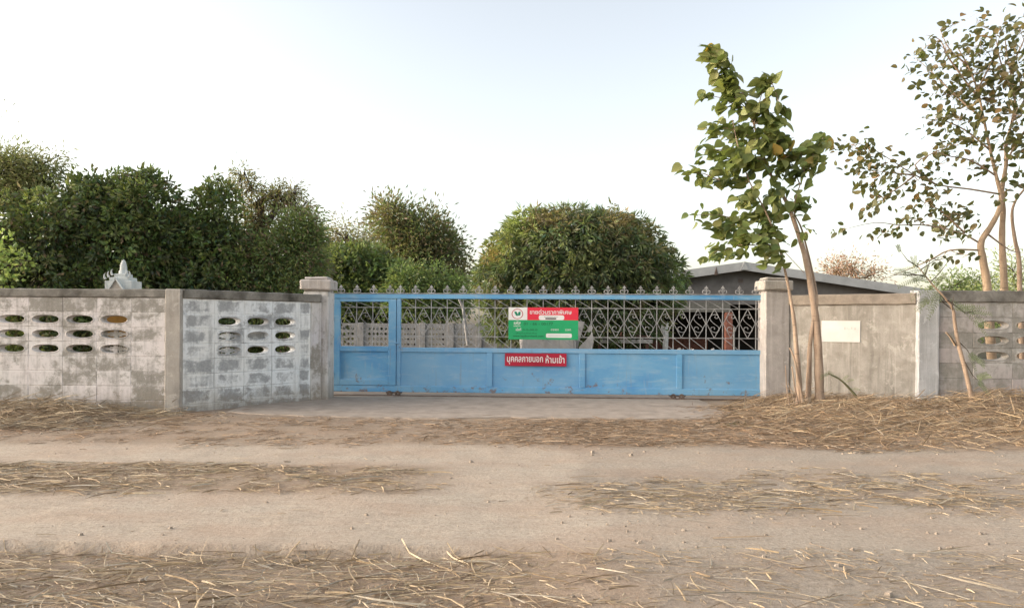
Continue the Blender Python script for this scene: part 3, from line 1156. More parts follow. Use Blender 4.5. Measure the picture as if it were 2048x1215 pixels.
for z in (.35, 1.25):
    MB().tube([(uw0 - .004, -.032, z - .04), (uw0 - .004, -.032, z + .04)], .011, 8).obj('hinge', M['blue'], wicket)
m = MB()
m.box(uw1 - .03, uw1 + .05, -.046, -.0345, .86, .885, .002)
m.tube([(uw1 - .02, -.05, .872), (uw1 + .06, -.05, .872)], .006, 6)
m.obj('bolt', M['blue'], wicket)


# rollers under the gate and the track they run on
def roller(u):
    base = MB().box(u - .13, u + .13, -.022, .022, ZB - .02, ZB - .0005, .002).obj('roller_carriage', M['steel'], gate)
    for s_ in (-1, 1):
        mm = MB()
        pts = []
        N = 16
        prof = [(.012, -.02), (.045, -.02), (.045, -.012), (.034, 0), (.045, .012), (.045, .02), (.012, .02)]
        vs = []
        for rr, yy in prof:
            for k in range(N):
                a = 2 * math.pi * k / N
                vs.append((rr * math.cos(a), yy, rr * math.sin(a)))
        fs = [(i * N + k, i * N + (k + 1) % N, (i + 1) * N + (k + 1) % N, (i + 1) * N + k) for i in range(len(prof) - 1) for k in range(N)]
        mm.add(vs, fs)
        w = mm.obj('roller', M['steel'], base, loc=(u + s_ * .065, -.03, .062))
for p in (789, 1355):
    roller(gu(p)[0])
tr = MB().box(-.2, GLEN + .3, -.045, -.01, .016, .036, .004).obj('gate_track', M['steel'], loc=GL, rz=gate.rotation_euler[2])
tag(tr, 'low steel rail on the concrete under the blue gate', 'rail')
th = rough_box(-.1, GLEN + .1, -.06, .30, -.02, .030, .4, .003).obj('gate_threshold', M['apron'], loc=GL + Vector((0, .03, 0)), rz=gate.rotation_euler[2])
structure(th)


# ------------------------------------------------------------------ signs on the gate
def text_mesh(body, mat, width, height=None, bold=0):
    cu = bpy.data.curves.new('lettering', 'FONT')
    cu.body = body
    cu.size = 1
    cu.extrude = .0
    cu.offset = bold
    cu.resolution_u = 3
    tmp = bpy.data.objects.new('lettering_tmp', cu)
    COL.objects.link(tmp)
    bpy.context.view_layer.update()
    dg = bpy.context.evaluated_depsgraph_get()
    me = bpy.data.meshes.new_from_object(tmp.evaluated_get(dg))
    bpy.data.objects.remove(tmp); bpy.data.curves.remove(cu)
    n = len(me.vertices)
    co = np.zeros(n * 3); me.vertices.foreach_get('co', co); co = co.reshape(-1, 3)
    lo, hi = co.min(0), co.max(0)
    sx = width / (hi[0] - lo[0])
    sz = (height / (hi[1] - lo[1])) if height else sx
    out = np.zeros_like(co)
    out[:, 0] = (co[:, 0] - (lo[0] + hi[0]) / 2) * sx
    out[:, 2] = (co[:, 1] - (lo[1] + hi[1]) / 2) * sz
    me.vertices.foreach_set('co', out.ravel())
    me.materials.clear(); me.materials.append(mat)
    me.update()
    return me


def gate_pt(px, py):
    return gu(px, py)


grz = gate.rotation_euler[2]
# red warning plate
sgn = empty('warning_sign', GL, grz)
a0, c0 = gate_pt(1010, 731); a1, c1 = gate_pt(1133, 706.5)
MB().box(a0, a1, -.040, -.031, c0, c1, .002).obj('plate', M['red_sign'], sgn)
tm = text_mesh('บุคคลภายนอก', M['white_print'], (a1 - a0) * .585, (c1 - c0) * .60, .012)
link('lettering', tm, sgn, (a0 + (a1 - a0) * .327, -.0415, c0 + (c1 - c0) * .44))
tm = text_mesh('ห้ามเข้า', M['white_print'], (a1 - a0) * .305, (c1 - c0) * .62, .012)
link('lettering', tm, sgn, (a0 + (a1 - a0) * .815, -.0415, c0 + (c1 - c0) * .56))
for uu in (a0 + .02, a1 - .02):
    MB().tube([(uu, -.039, (c0 + c1) / 2), (uu, -.043, (c0 + c1) / 2)], .005, 8).obj('rivet', M['steel'], sgn)
tag(sgn, 'dark red plate with white Thai lettering on the blue sheet panel', 'sign')

# sale banner
bn = empty('sale_banner', GL, grz)
a0, c0 = gate_pt(1017, 678); a1, c1 = gate_pt(1156.5, 615)
BW, BH = a1 - a0, c1 - c0
YB = -.034


def sheet(name, u0, u1, v0, v1, y, mat, rnd=0, parent=None, th=.0012):
    """flat print given in fractions of the banner"""
    x0_, x1_, z0_, z1_ = a0 + u0 * BW, a0 + u1 * BW, c0 + v0 * BH, c0 + v1 * BH
    poly = []
    if rnd:
        for (cx_, cz_, s0_) in ((x1_ - rnd, z1_ - rnd, 0), (x0_ + rnd, z1_ - rnd, 90), (x0_ + rnd, z0_ + rnd, 180), (x1_ - rnd, z0_ + rnd, 270)):
            for k in range(5):
                a = R(s0_ + k * 22.5)
                poly.append((cx_ + rnd * math.cos(a), cz_ + rnd * math.sin(a)))
    else:
        poly = [(x0_, z0_), (x1_, z0_), (x1_, z1_), (x0_, z1_)]
    return MB().prism(poly, y - th, y).obj(name, mat, parent or bn)


sheet('green_field', 0, 1, 0, .605, YB, M['banner_green'], th=.003)
sheet('red_field', .272, 1, .607, 1, YB, M['banner_red'], th=.003)
logo = sheet('white_field', 0, .270, .607, 1, YB, M['white_print'], th=.003)


def at_b(u, v):
    return a0 + u * BW, c0 + v * BH


# round emblem: red ring, green rice-leaf mark
ex, ez = at_b(.128, .795)
ring = MB(); N = 40
for k in range(N):
    a, b = 2 * math.pi * k / N, 2 * math.pi * (k + 1) / N
    rx, rz_ = .082 * BW, .158 * BH
    o_ = [(math.cos(t_) * rx, math.sin(t_) * rz_) for t_ in (a, b)]
    i_ = [(math.cos(t_) * rx * .88, math.sin(t_) * rz_ * .88) for t_ in (a, b)]
    ring.add([(ex + x, YB - .0042, ez + z) for x, z in (o_[0], o_[1], i_[1], i_[0])], [(0, 1, 2, 3)])
ring.obj('emblem_ring', M['ring_red'], logo)
lf = MB()
for (x0_, z0_, x1_, z1_, w) in ((-.045, .085, .002, -.02, .020), (.0, -.06, -.012, .03, .016), (.05, .07, .006, .005, .018), (.048, .02, .004, -.05, .018), (-.03, .03, .0, -.07, .014)):
    p, q = Vector((x0_ * BW, 0, z0_ * BH)), Vector((x1_ * BW, 0, z1_ * BH))
    d = q - p; nrm = Vector((-d.z, 0, d.x)).normalized() * w * BW
    mid = (p + q) / 2
    lf.add([(ex + v.x, YB - .0046 - .0002 * len(lf.f), ez + v.z) for v in (p, mid + nrm, q, mid - nrm)], [(0, 1, 2, 3)])
lf.obj('emblem_leaf', M['leaf_green_print'], logo)


def words(body, u, v, w, h, mat, bold=.0, off=.0045, name='lettering'):
    me = text_mesh(body, mat, w * BW, h * BH, bold)
    x, z = at_b(u, v)
    o = link(name, me, bn, (x, YB - off, z))
    if h < .1:
        o['kind'] = 'stuff'
    return o


words('ขายด่วนราคาพิเศษ', .605, .868, .60, .155, M['white_print'], .012)
sheet('white_tab', .435, .80, .609, .762, YB - .0031, M['white_print'], rnd=.03)
sheet('blacked_number', .53, .685, .635, .675, YB - .0046, M['print_black'])
words('ติดต่อสอบถาม', .61, .712, .20, .045, M['print_dark_green'])
words('รหัส', .125, .52, .10, .10, M['white_print'], .015)
words('ทรัพย์สิน', .125, .425, .10, .055, M['white_print'])
words('01 - 66 - 00177', .43, .49, .42, .085, M['print_dark_green'], .004)
words('เนื้อที่', .145, .315, .075, .09, M['white_print'], .012)
words('0-0-00.0', .31, .305, .21, .06, M['print_dark_green'])
words('ตารางวา', .665, .305, .11, .06, M['white_print'])
words('ราคา', .855, .305, .08, .06, M['white_print'])
words('สนใจติดต่อ', .26, .20, .30, .055, M['print_dark_green'])
words('www.kasikornbank.com', .285, .11, .44, .065, M['print_dark_green'], .012)
sheet('white_strip', .54, .91, .06, .19, YB - .0031, M['white_print'], rnd=.02)
sheet('fine_print', .57, .88, .115, .13, YB - .0046, plain('print_grey', (.42, .52, .46), .6, .05, 3, 0))
for u, v in ((.015, .97), (.985, .97), (.015, .03), (.985, .03)):
    x, z = at_b(u, v)
    MB().tube([(x, YB - .004, z), (x, YB + .03, z + .004)], .003, 5).obj('wire_tie', M['steel'], bn)
tag(bn, 'green and red sale banner with round emblem wired to the gate grille', 'banner')


# ------------------------------------------------------------------ house behind
YH = 26.0
house = empty('house', (P(1480, 650, YH).x, YH, 0))
hx = house.location.x
apz, apz2 = P(1480, 525.5, YH).z, P(1480, 542, YH).z
ex_r = P(1838, 579, YH)
half = ex_r.x - hx
ez_t = P(1838, 579, YH).z
ez_b = ez_t - (apz - apz2)
deep = 9.0
# roof: two sheets with thickness, standing forward of the gable
m = MB()
rise = apz - ez_t
for s_ in (-1, 1):
    m.prism([(0, apz - .02), (s_ * half, ez_t - .02), (s_ * half, ez_t - .10), (0, apz - .10)], -.42, deep)
roof = m.obj('roof', plain('grey_roof_sheet', (.22, .21, .20), .8), house)
for s_ in (-1, 1):
    b = MB().prism([(s_ * .002, apz), (s_ * half, ez_t), (s_ * half, ez_b), (s_ * .002, apz2)], -.47, -.425).obj('fascia_board', M['fascia'], roof)
MB().prism([(-.14, apz + .02 - .3), (.14, apz + .02 - .3), (.0, apz + .03)], -.5, -.471).obj('ridge_cap', M['fascia'], roof)
xv = P(1425, 545, YH).x - hx
zv = P(1425, 551, YH).z
MB().prism([(xv - .07, zv), (xv + .07, zv), (xv, zv + .28)], -.482, -.4705).obj('vent_slot', M['steel'], roof)
zl = P(1430, 604, YH).z        # underside of gable wall
zl2 = P(1430, 624, YH).z       # underside of lintel
m = MB()
wtop = lambda x: apz - .101 - rise * abs(x) / half
hw = half - .7
m.prism([(-hw, zl), (hw, zl), (hw, wtop(hw)), (0, wtop(0)), (-hw, wtop(hw))], 0, .15)
gable = m.obj('gable_wall', M['house_grey'], house)
vx, vz = P(1481, 561, YH).x - hx, P(1481, 561, YH).z
for k in range(3):
    MB().box(vx - .09, vx + .09, -.012, .01, vz - .07 + k * .05, vz - .045 + k * .05).obj('vent_slat', M['steel'], gable)
MB().box(-hw, -.35, -.02, .18, zl2, zl - .002, .01).obj('lintel', plain('lintel_paint', (.17, .165, .145), .8), house)
MB().box(-.345, hw, .0, .15, zl - .08, zl - .002, .01).obj('beam', M['house_grey'], house)
for px in (1457, 1240, 1690):
    cxx = P(px, 650, YH).x - hx
    w = .12
    mm = MB().box(cxx - w, cxx + w, -.1, .14, -.05, zl2 if px < 1470 else zl - .08, .01)
    mm.obj('column', M['red_oxide'], house)
MB().box(-hw, hw, 5.0, 5.2, -.05, wtop(hw) - .05).obj('back_wall', M['dark_room'], house)
for s_ in (-1, 1):
    MB().box(s_ * hw - .08, s_ * hw + .08, .16, 5.0, -.05, wtop(hw) - .03).obj('side_wall', M['dark_room'], house)
MB().box(-hw + .1, hw - .1, .16, 4.99, zl - .02, zl + .05).obj('ceiling', M['dark_room'], house)
MB().box(-hw + .1, -.5, 2.4, 2.6, -.05, .75).obj('low_wall', M['bench_red'], house)
for px in (1478, 1471):
    p = P(px, 690, YH)
    MB().tube([(p.x - hx, .6, 0), (p.x - hx, .6, 1.15 if px == 1478 else .75)], .03, 8).obj('pipe', M['white_post'], house)
tag(house, 'low grey house with shallow gable roof and open front behind the gate', 'house')

# things standing in the yard
Yt = 19.0
tb = empty('timber_stack', P(1243, 690, Yt) * 1)
tb.location.z = 0
zt0 = P(1243, 670, Yt).z
for k in range(4):
    MB().box(-.68, .72, -.3 + k * .17, -.14 + k * .17, zt0 - .05, zt0 - .002 * k, .006).obj('plank', M['timber'], tb)
MB().box(-.6, .75, -.31, -.27, zt0 - .2, zt0 - .1, .004).obj('rail', M['tarp'], tb)
for sx in (-.6, .62):
    for sy in (-.24, .3):
        MB().box(sx - .04, sx + .04, sy - .04, sy + .04, -.02, zt0 - .051).obj('leg', M['timber'], tb)
tag(tb, 'dark red wooden table seen through the grille right of the banner', 'table')

pst = P(1330, 690, Yt)
m = MB().tube([(0, 0, -.02), (.0, 0, .5), (.02, 0, .95), (.0, 0, 1.12)], [.07, .075, .07, .06], 8)
m.tube([(0, 0, .9), (-.09, 0, 1.2)], [.04, .025], 6).tube([(.01, 0, 1.0), (.07, 0, 1.26)], [.045, .02], 6)
o = m.obj('forked_post', M['white_post'], loc=(pst.x, Yt, 0))
tag(o, 'pale forked stump standing in the yard behind the grille', 'post')

pb = P(1280, 690, 20)
o = MB().box(-.09, .09, -.1, .1, -.02, .86, .01).obj('brick_post', M['timber'], loc=(P(1273, 650, 20.5).x, 20.5, 0))
tag(o, 'short reddish brown post beside the table behind the grille', 'post')

# broken white panels leaning by the banner
def slab(pts, Y, name, label, th=.03):
    c_ = P(*pts[0], Y)
    poly = [(P(x, y, Y).x - c_.x, P(x, y, Y).z) for x, y in pts]
    o = MB().prism(poly, 0, th).obj(name, M['tarp'], loc=(c_.x, Y, 0))
    o.rotation_euler[0] = R(-4)
    tag(o, label, 'panel')
slab([(1152, 690), (1152, 640), (1170, 643), (1163, 668), (1150, 720)], 16, 'broken_panel', 'pale broken panel sticking out behind the edge of the banner')
slab([(1158, 694), (1172, 680), (1186, 664), (1188, 684), (1176, 740), (1160, 740)], 15.5, 'broken_panel', 'jagged white panel leaning low behind the grille right of the banner')
slab([(1174, 662), (1183, 648), (1187, 655), (1180, 664)], 15.7, 'broken_panel', 'small torn white scrap above the jagged panel', .02)
bx_ = P(1095, 690, 15.5)
m = MB()
w0 = P(1040, 690, 15.5).x; w1 = P(1152, 690, 15.5).x
ztk = P(1095, 672, 15.5).z
tk = empty('covered_trailer', ((w0 + w1) / 2, 15.5, 0))
rough_box(-(w1 - w0) / 2, (w1 - w0) / 2, 0, 1.1, .62, ztk, .15, .02, .05).obj('sheet_cover', M['tarp'], tk)
rough_box(-(w1 - w0) / 2 + .03, (w1 - w0) / 2 - .03, .03, 1.07, .45, .619, .3, .004).obj('chassis', M['steel'], tk)
for sx in (-.35, .35):
    mm = MB(); N = 18
    vs = [(sx + 0, yy, .24 + 0) for yy in (0, 1)]
    vs = []
    for yy, rr in ((.0, .2), (.02, .24), (.12, .24), (.14, .2)):
        for k in range(N):
            vs.append((sx + rr * math.cos(6.2832 * k / N), yy + .1, .24 + rr * math.sin(6.2832 * k / N)))
    fs = [(i * N + k, i * N + (k + 1) % N, (i + 1) * N + (k + 1) % N, (i + 1) * N + k) for i in range(3) for k in range(N)]
    fs += [tuple(range(N)), tuple(range(3 * N, 4 * N))]
    mm.add(vs, fs).obj('wheel', M['print_black'], tk)
tag(tk, 'pale sheet-covered trailer low behind the banner', 'trailer')
rs = random.Random(5)
for k, (px, lab) in enumerate(((1362, 'crumpled pale bag lying by the carport near the table'), (1383, 'small white bucket on its side in the open carport'), (1425, 'tipped white chair seat near the red column'))):
    p = P(px, 690, 23)
    m = MB()
    pts = [(math.cos(a) * .16 * rs.uniform(.7, 1.2), math.sin(a) * .12 * rs.uniform(.7, 1.2)) for a in [i * .7 for i in range(9)]]
    lo_ = [(x, y, 0) for x, y in pts]; md = [(x * 1.1, y * 1.1, .22 + rs.uniform(-.05, .05)) for x, y in pts]; tp = [(x * .5, y * .5, .42 + rs.uniform(-.05, .08)) for x, y in pts]
    n = 9
    fs = [(i * n + j, i * n + (j + 1) % n, (i + 1) * n + (j + 1) % n, (i + 1) * n + j) for i in range(2) for j in range(n)] + [tuple(range(2 * n, 3 * n))]
    m.add(lo_ + md + tp, fs)
    o = m.obj(('bag', 'bucket', 'chair_seat')[k], M['tarp'], loc=(p.x, 23, 0))
    tag(o, lab, ('bag', 'bucket', 'chair')[k])

# yard wall far behind the wicket door, with round holes
YY = 30.0
def yard_panel(root, x0, x1, z0, z1, cols, rows_, hz0, hz1, hx0, hx1):
    """one panel pierced by a grid of round holes"""
    m = MB()
    xs = [hx0 + (hx1 - hx0) * i / cols for i in range(cols + 1)]
    zs = [hz0 + (hz1 - hz0) * i / rows_ for i in range(rows_ + 1)]
    m.box(x0, x1, 0, .12, z0, hz0); m.box(x0, x1, 0, .12, hz1, z1)
    m.box(x0, hx0, 0, .12, hz0, hz1); m.box(hx1, x1, 0, .12, hz0, hz1)
    N = 12
    for i in range(cols):
        for j in range(rows_):
            cx_, cz_ = (xs[i] + xs[i + 1]) / 2, (zs[j] + zs[j + 1]) / 2
            w, h = (xs[i + 1] - xs[i]) / 2, (zs[j + 1] - zs[j]) / 2
            rr = min(w, h) * .66
            o_, c_ = [], []
            for k in range(N):
                a = 6.28318 * (k + .5) / N
                ca, sa_ = math.cos(a), math.sin(a)
                kk = 1 / max(abs(ca), abs(sa_))
                o_.append((cx_ + ca * kk * w, 0, cz_ + sa_ * kk * h)); c_.append((cx_ + ca * rr, 0, cz_ + sa_ * rr))
            b_ = [(x, .12, z) for x, y, z in c_]
            fs = [(k, (k + 1) % N, N + (k + 1) % N, N + k) for k in range(N)] + [(N + k, N + (k + 1) % N, 2 * N + (k + 1) % N, 2 * N + k) for k in range(N)]
            m.add(o_ + c_ + b_, fs)
    o = m.obj('pierced_panel', M['yard_wall'], root)
    o['kind'] = 'stuff'
xw0 = P(560, 650, YY).x
yw = empty('yard_wall', (xw0, YY, 0))
pxs = [560, 590, 655, 722, 788, 845, 902, 958, 1000]
ztp = P(740, 646, YY).z
for i in range(len(pxs) - 1):
    u0, u1 = P(pxs[i], 650, YY).x - xw0, P(pxs[i + 1], 650, YY).x - xw0
    MB().box(u0 - .12, u0 + .12, -.06, .2, -.05, ztp + .03, .01).obj('post', M['yard_wall'], yw)
    d_ = u1 - u0
    yard_panel(yw, u0 + .121, u1 - .121, -.05, ztp, 5, 5, .05, ztp - .12, u0 + .26, u1 - .26)
tag(yw, 'pale pierced wall across the yard seen through the wicket grille', 'wall')

pl = MB().tube([P(936, 690, 28) - P(936, 690, 28), P(926, 615, 28) - P(936, 690, 28), P(918, 597, 28) - P(936, 690, 28)], [.07, .06, .05], 8)
o = pl.obj('leaning_pole', M['yard_wall'], loc=P(936, 690, 28))
tag(o, 'pale leaning pole in front of the pierced yard wall, left of the banner', 'pole')

# orange board and white frame behind the left wall, seen through the vents
o = rough_box(-.2, .2, 0, .02, .95, 1.45, .1, .002).obj('board', M['orange'], loc=(P(234, 630, 10.0).x, 10.0, 0))
tag(o, 'orange brown board behind a vent of the long left wall', 'board')

# ------------------------------------------------------------------ spirit house
YS = 10.7
sh = empty('spirit_house', (P(247, 560, YS).x, YS, 0))
def sz(py):
    return P(247, py, YS).z
k_ = YS / F
# spire turned on a lathe
prof = [(.0, sz(518.5)), (3.0, sz(521)), (5.2, sz(527)), (6.4, sz(535)), (6.6, sz(539)), (6.4, sz(540.5)), (8.6, sz(542)), (8.0, sz(546)), (10.5, sz(548)), (10.5, sz(551)), (15, sz(553)), (17, sz(562))]
N = 14
vs = []; fs = []
for rr, z in prof:
    for k in range(N):
        vs.append((rr * k_ * math.cos(6.2832 * k / N), rr * k_ * math.sin(6.2832 * k / N), z))
for i in range(len(prof) - 1):
    for k in range(N):
        fs.append((i * N + k, i * N + (k + 1) % N, (i + 1) * N + (k + 1) % N, (i + 1) * N + k))
MB().add(vs, fs).obj('spire', M['spirit'], sh, smooth=True)
for (w, zt_, zb_, d_) in ((26.5, 562, 585, .26), (18.5, 555, 562.3, .22), (11.5, 548, 555.5, .17)):
    rough_box(-w * k_, w * k_, -d_ * .5 - .02, d_ * .5 + .02, sz(zb_), sz(zt_), .1, .003, .006).obj('roof_tier', M['spirit'], sh)
# pediment with raised border
pz0, pz1 = sz(580), sz(557)
MB().prism([(-14 * k_, pz0), (10 * k_, pz0), (-2 * k_, sz(561))], -.17, -.155).obj('pediment', M['spirit_in'], sh)
for s_, x_ in ((-1, -17), (1, 13)):
    MB().beam((x_ * k_, -.175, pz0), (-2 * k_, -.175, sz(557.5)), .022, .05, up=(0, 1, 0)).obj('pediment_edge', M['spirit'], sh)
for (x_, zb_, s_, hgt) in ((-27, 556, -1, 9), (-20, 552, -1, 9), (-13, 548, -1, 9), (12, 548, 1, 8), (19, 552, 1, 9)):
    MB().tube([(x_ * k_, -.12, sz(zb_ + 3)), ((x_ + s_ * 2.2) * k_, -.12, sz(zb_ - 1)), ((x_ + s_ * 2.6) * k_, -.12, sz(zb_ - hgt * .55)), ((x_ + s_ * .6) * k_, -.12, sz(zb_ - hgt))],
              [.02, .014, .010, .003], 6).obj('horn_finial', M['spirit'], sh)
rough_box(-.17, .17, -.12, .12, .95, sz(584.5), .1, .003).obj('chamber', M['spirit'], sh)
rough_box(-.24, .24, -.2, .2, .88, .949, .1, .003).obj('platform', M['spirit'], sh)
MB().tube([(0, 0, -.05), (0, 0, .3), (0, 0, .879)], [.13, .08, .1], 12).obj('pedestal', M['spirit'], sh)
tag(sh, 'small white spirit house spire with horned tiers above the left wall', 'shrine')


# ------------------------------------------------------------------ trees
def norm(v):
    return v / np.maximum(np.linalg.norm(v, axis=-1, keepdims=True), 1e-9)


def leaf_cloud(name, pos, dirs, L, W, cols, droop=.0, fold=.25, r=rng, stuff=True):
    """one mesh of many small pointed blades: base, two sides, tip"""
    n = len(pos)
    dirs = norm(dirs + np.array([0, 0, -droop]))
    side = norm(np.cross(dirs, norm(r.normal(0, 1, (n, 3)) * np.array([1, 1, .6]))))
    nrm = np.cross(side, dirs)
    L = L[:, None]; W = W[:, None]
    b = pos
    m1 = pos + dirs * L * .45
    v = np.stack([b, m1 + side * W * .5 + nrm * W * fold, pos + dirs * L, m1 - side * W * .5 + nrm * W * fold], 1)
    q = np.arange(n * 4).reshape(n, 4)
    t0 = np.concatenate([q[:, [0, 1, 2]], q[:, [0, 2, 3]]])
    me = grid_mesh(name, v.reshape(-1, 3), t0, False)
    colour_attr(me, 'leaf_colour', np.repeat(cols, 4, axis=0))
    me.materials.append(M['leaf'])
    return me


def crown_points(blobs, n_clumps, per, spread, r, shell=.55):
    """clumps spread through ellipsoids, more of them near the outside"""
    w = np.array([b[1][0] * b[1][1] * b[1][2] for b in blobs]) ** .75
    w /= w.sum()
    which = r.choice(len(blobs), n_clumps, p=w)
    C = np.array([b[0] for b in blobs])[which]
    S = np.array([b[1] for b in blobs])[which]
    u = norm(r.normal(0, 1, (n_clumps, 3)))
    rad = r.uniform(0, 1, (n_clumps, 1)) ** (shell * .6)
    cc = C + u * S * rad
    k = r.integers(int(per * .5), int(per * 1.5) + 1, n_clumps)
    idx = np.repeat(np.arange(n_clumps), k)
    off = r.normal(0, 1, (len(idx), 3)) * spread
    return cc, idx, cc[idx] + off, off, norm(u)


def make_tree(name, label, base, blobs, n_clumps, per, spread, leaf, pal, trunk=None, bark='bark_dark', droop=.3, twigs=60,
              cat='tree', group=None, seed=1, patches=(), brown=0., outward=.8, shell=.55, rosette=False, jitter=0.):
    r = np.random.default_rng(seed)
    root = empty(name, base)
    B = np.array(base)
    cc, idx, pos, off, u = crown_points(blobs, n_clumps, per, spread, r, shell)
    if jitter:                                  # ragged outline: some shoots stand out, some gaps
        jt = r.normal(0, jitter, (n_clumps, 3)) + u * np.abs(r.normal(0, jitter, (n_clumps, 1)))
        cc = cc + jt; pos = pos + jt[idx]
    keep = pos[:, 2] > .05
    idx, pos, off = idx[keep], pos[keep], off[keep]
    n = len(pos)
    pal = np.array(pal)
    # each clump leans to one colour of the tree; leaves vary round it
    pc = pal[r.integers(0, len(pal), n_clumps)]
    cols = pc[idx] * r.uniform(.65, 1.35, (n, 1)) * np.array([1, 1, 1]) + r.normal(0, .006, (n, 3))
    if brown:
        k = r.uniform(0, 1, n) < brown
        cols[k] = np.array([.085, .058, .034]) * r.uniform(.6, 1.4, (k.sum(), 1))
    for (pp, rad, pcol) in patches:            # leaves near one point take another colour
        dd = np.linalg.norm((pos - np.array(pp)) / np.array(rad), axis=1)
        k = (r.uniform(0, 1, n) < np.clip(1.25 - dd, 0, .9))
        cols[k] = np.array(pcol) * r.uniform(.7, 1.3, (k.sum(), 1))
    cols = np.clip(cols * 2.3 + .02, .022, .6)
    d = norm(off) * .6 + u[idx] * outward + r.normal(0, .5, (n, 3))
    if rosette:                                 # blades fan out from the tip of each twig
        d = norm(off) * 1.0 + u[idx] * .7 + r.normal(0, .2, (n, 3))
        tone = r.uniform(.6, 1.4, n_clumps)
        cols = cols * tone[idx][:, None]
    L = leaf[0] * r.uniform(.6, 1.25, n); W = leaf[1] * r.uniform(.7, 1.2, n)
    me = leaf_cloud('crown', pos - B, d, L, W, cols, droop, r=r)
    cr = link('crown', me, root)
    cr['kind'] = 'stuff'
    # trunk, limbs and twigs
    m = MB()
    cen = np.array([b[0] for b in blobs])
    trunk = trunk or [tuple(B), tuple(np.array([B[0], B[1], cen[:, 2].mean()]))]
    tp = [Vector(np.array(p) - B) for p in trunk]
    r0 = max(.03, .035 * (tp[-1] - tp[0]).length)
    m.tube(tp, [r0 * (1 - .5 * i / (len(tp) - 1)) for i in range(len(tp))], 7)
    tops = []
    for c_, s_ in blobs:
        e = Vector(np.array(c_) - B)
        st = tp[-1].lerp(tp[0], r.uniform(.1, .55))
        mid = st.lerp(e, .5) + Vector(r.normal(0, .12, 3))
        m.tube([st, mid, e], [r0 * .42, r0 * .22, r0 * .04], 5)
        tops.append((e, s_))
    for i in range(twigs):
        j = int(r.integers(0, n_clumps))
        e = Vector(cc[j] - B)
        k = min(range(len(tops)), key=lambda q: (tops[q][0] - e).length)
        st = tops[k][0].lerp(e, .15)
        mid = st.lerp(e, .55) + Vector(r.normal(0, .10, 3))
        m.tube([st, mid, e], [r0 * .14, r0 * .09, r0 * .03], 4, cap=False)
    m.obj('trunk', M[bark], root, smooth=True)
    tag(root, label, cat, group)
    return root


def E(px, py, rx, ry, Y, rd=None):
    """crown lobe: centre pixel, half sizes in photo pixels, at distance Y"""
    c_ = P(px, py, Y)
    k = Y / F
    return (tuple(c_), (rx * k, (rd if rd else (rx + ry) * .5 * k), ry * k))


def at_ground(px, Y):
    p = P(px, 700, Y)
    return (p.x, Y, 0)


DG0 = [(.03, .036, .018), (.042, .046, .02), (.05, .042, .026)]  # thicket shade put into the leaf colours of the added backdrop shrubs
DG = [(.035, .050, .018), (.050, .070, .022), (.028, .042, .018), (.065, .080, .026)]         # dark green
MG = [(.055, .085, .024), (.075, .105, .030), (.045, .065, .022), (.10, .115, .035)]          # mid green
BR = [(.085, .078, .032), (.11, .088, .04), (.065, .062, .028), (.12, .08, .04)]              # brownish
GY_ = [(.05, .072, .03), (.075, .085, .042), (.10, .075, .045)]

G1 = 'thicket of trees behind the left wall'
make_tree('dense_shrub', 'backdrop shrub added to darken the thicket, low behind the spirit house spire', at_ground(160, 16.5),
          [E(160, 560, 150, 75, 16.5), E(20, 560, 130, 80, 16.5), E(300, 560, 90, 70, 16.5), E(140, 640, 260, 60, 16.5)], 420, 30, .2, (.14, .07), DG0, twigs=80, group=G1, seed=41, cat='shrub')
make_tree('dense_shrub', 'backdrop shrub added to darken the thicket, low behind the gate pillar', at_ground(490, 16.5),
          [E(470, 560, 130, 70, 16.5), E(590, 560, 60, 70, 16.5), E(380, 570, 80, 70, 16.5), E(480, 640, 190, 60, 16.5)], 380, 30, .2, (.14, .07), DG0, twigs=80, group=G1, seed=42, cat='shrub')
make_tree('feathery_tree', 'wispy feathery-leaved tree at the far left of the thicket', at_ground(-40, 13.2),
          [E(20, 335, 60, 38, 13.2), E(85, 335, 38, 30, 13.2), E(-60, 350, 70, 60, 13.2), E(40, 390, 70, 30, 13.2), E(118, 312, 14, 12, 13.2), E(70, 360, 40, 30, 13.2), E(0, 222, 9, 6, 13.2)],
          330, 46, .11, (.105, .022), [(.105, .115, .04), (.14, .125, .055), (.085, .09, .035)], twigs=150, droop=.2, group=G1, seed=11, shell=.9)
make_tree('dense_shrub', 'dark dense shrub behind the far left end of the long wall', at_ground(40, 12.6),
          [E(20, 470, 95, 85, 12.6), E(110, 450, 70, 75, 12.6), E(60, 560, 120, 60, 12.6), E(-90, 500, 90, 90, 12.6), E(60, 660, 140, 90, 12.6)],
          1900, 11, .035, (.112, .052), DG, rosette=True, jitter=.05, twigs=120, group=G1, seed=12, cat='shrub', brown=.07)
make_tree('leafy_vine', 'bright green vine sprays hanging over the left end of the wall', at_ground(-20, 10.4),
          [E(0, 500, 42, 28, 10.4, .15), E(-5, 565, 22, 24, 10.2, .1), E(35, 520, 26, 16, 10.4, .1), E(-40, 540, 40, 70, 10.4, .2)],
          56, 12, .09, (.085, .055), [(.13, .18, .035), (.17, .21, .06), (.09, .13, .03)], twigs=20, droop=.3, cat='vine', seed=13)
make_tree('broadleaf_tree', 'tall dark broadleaf tree right behind the spirit house spire', at_ground(235, 13.4),
          [E(210, 420, 70, 66, 13.4), E(290, 420, 62, 74, 13.4), E(160, 420, 40, 62, 13.4), E(250, 500, 110, 80, 13.4), E(320, 480, 45, 70, 13.4), E(362, 470, 34, 50, 13.4), E(230, 620, 130, 110, 13.4), E(215, 365, 26, 20, 13.4), E(300, 358, 28, 18, 13.4)],
          3000, 11, .035, (.118, .052), DG + MG[:2] + [(.05, .06, .02)], rosette=True, jitter=.05, twigs=120, group=G1, seed=14, brown=.06)
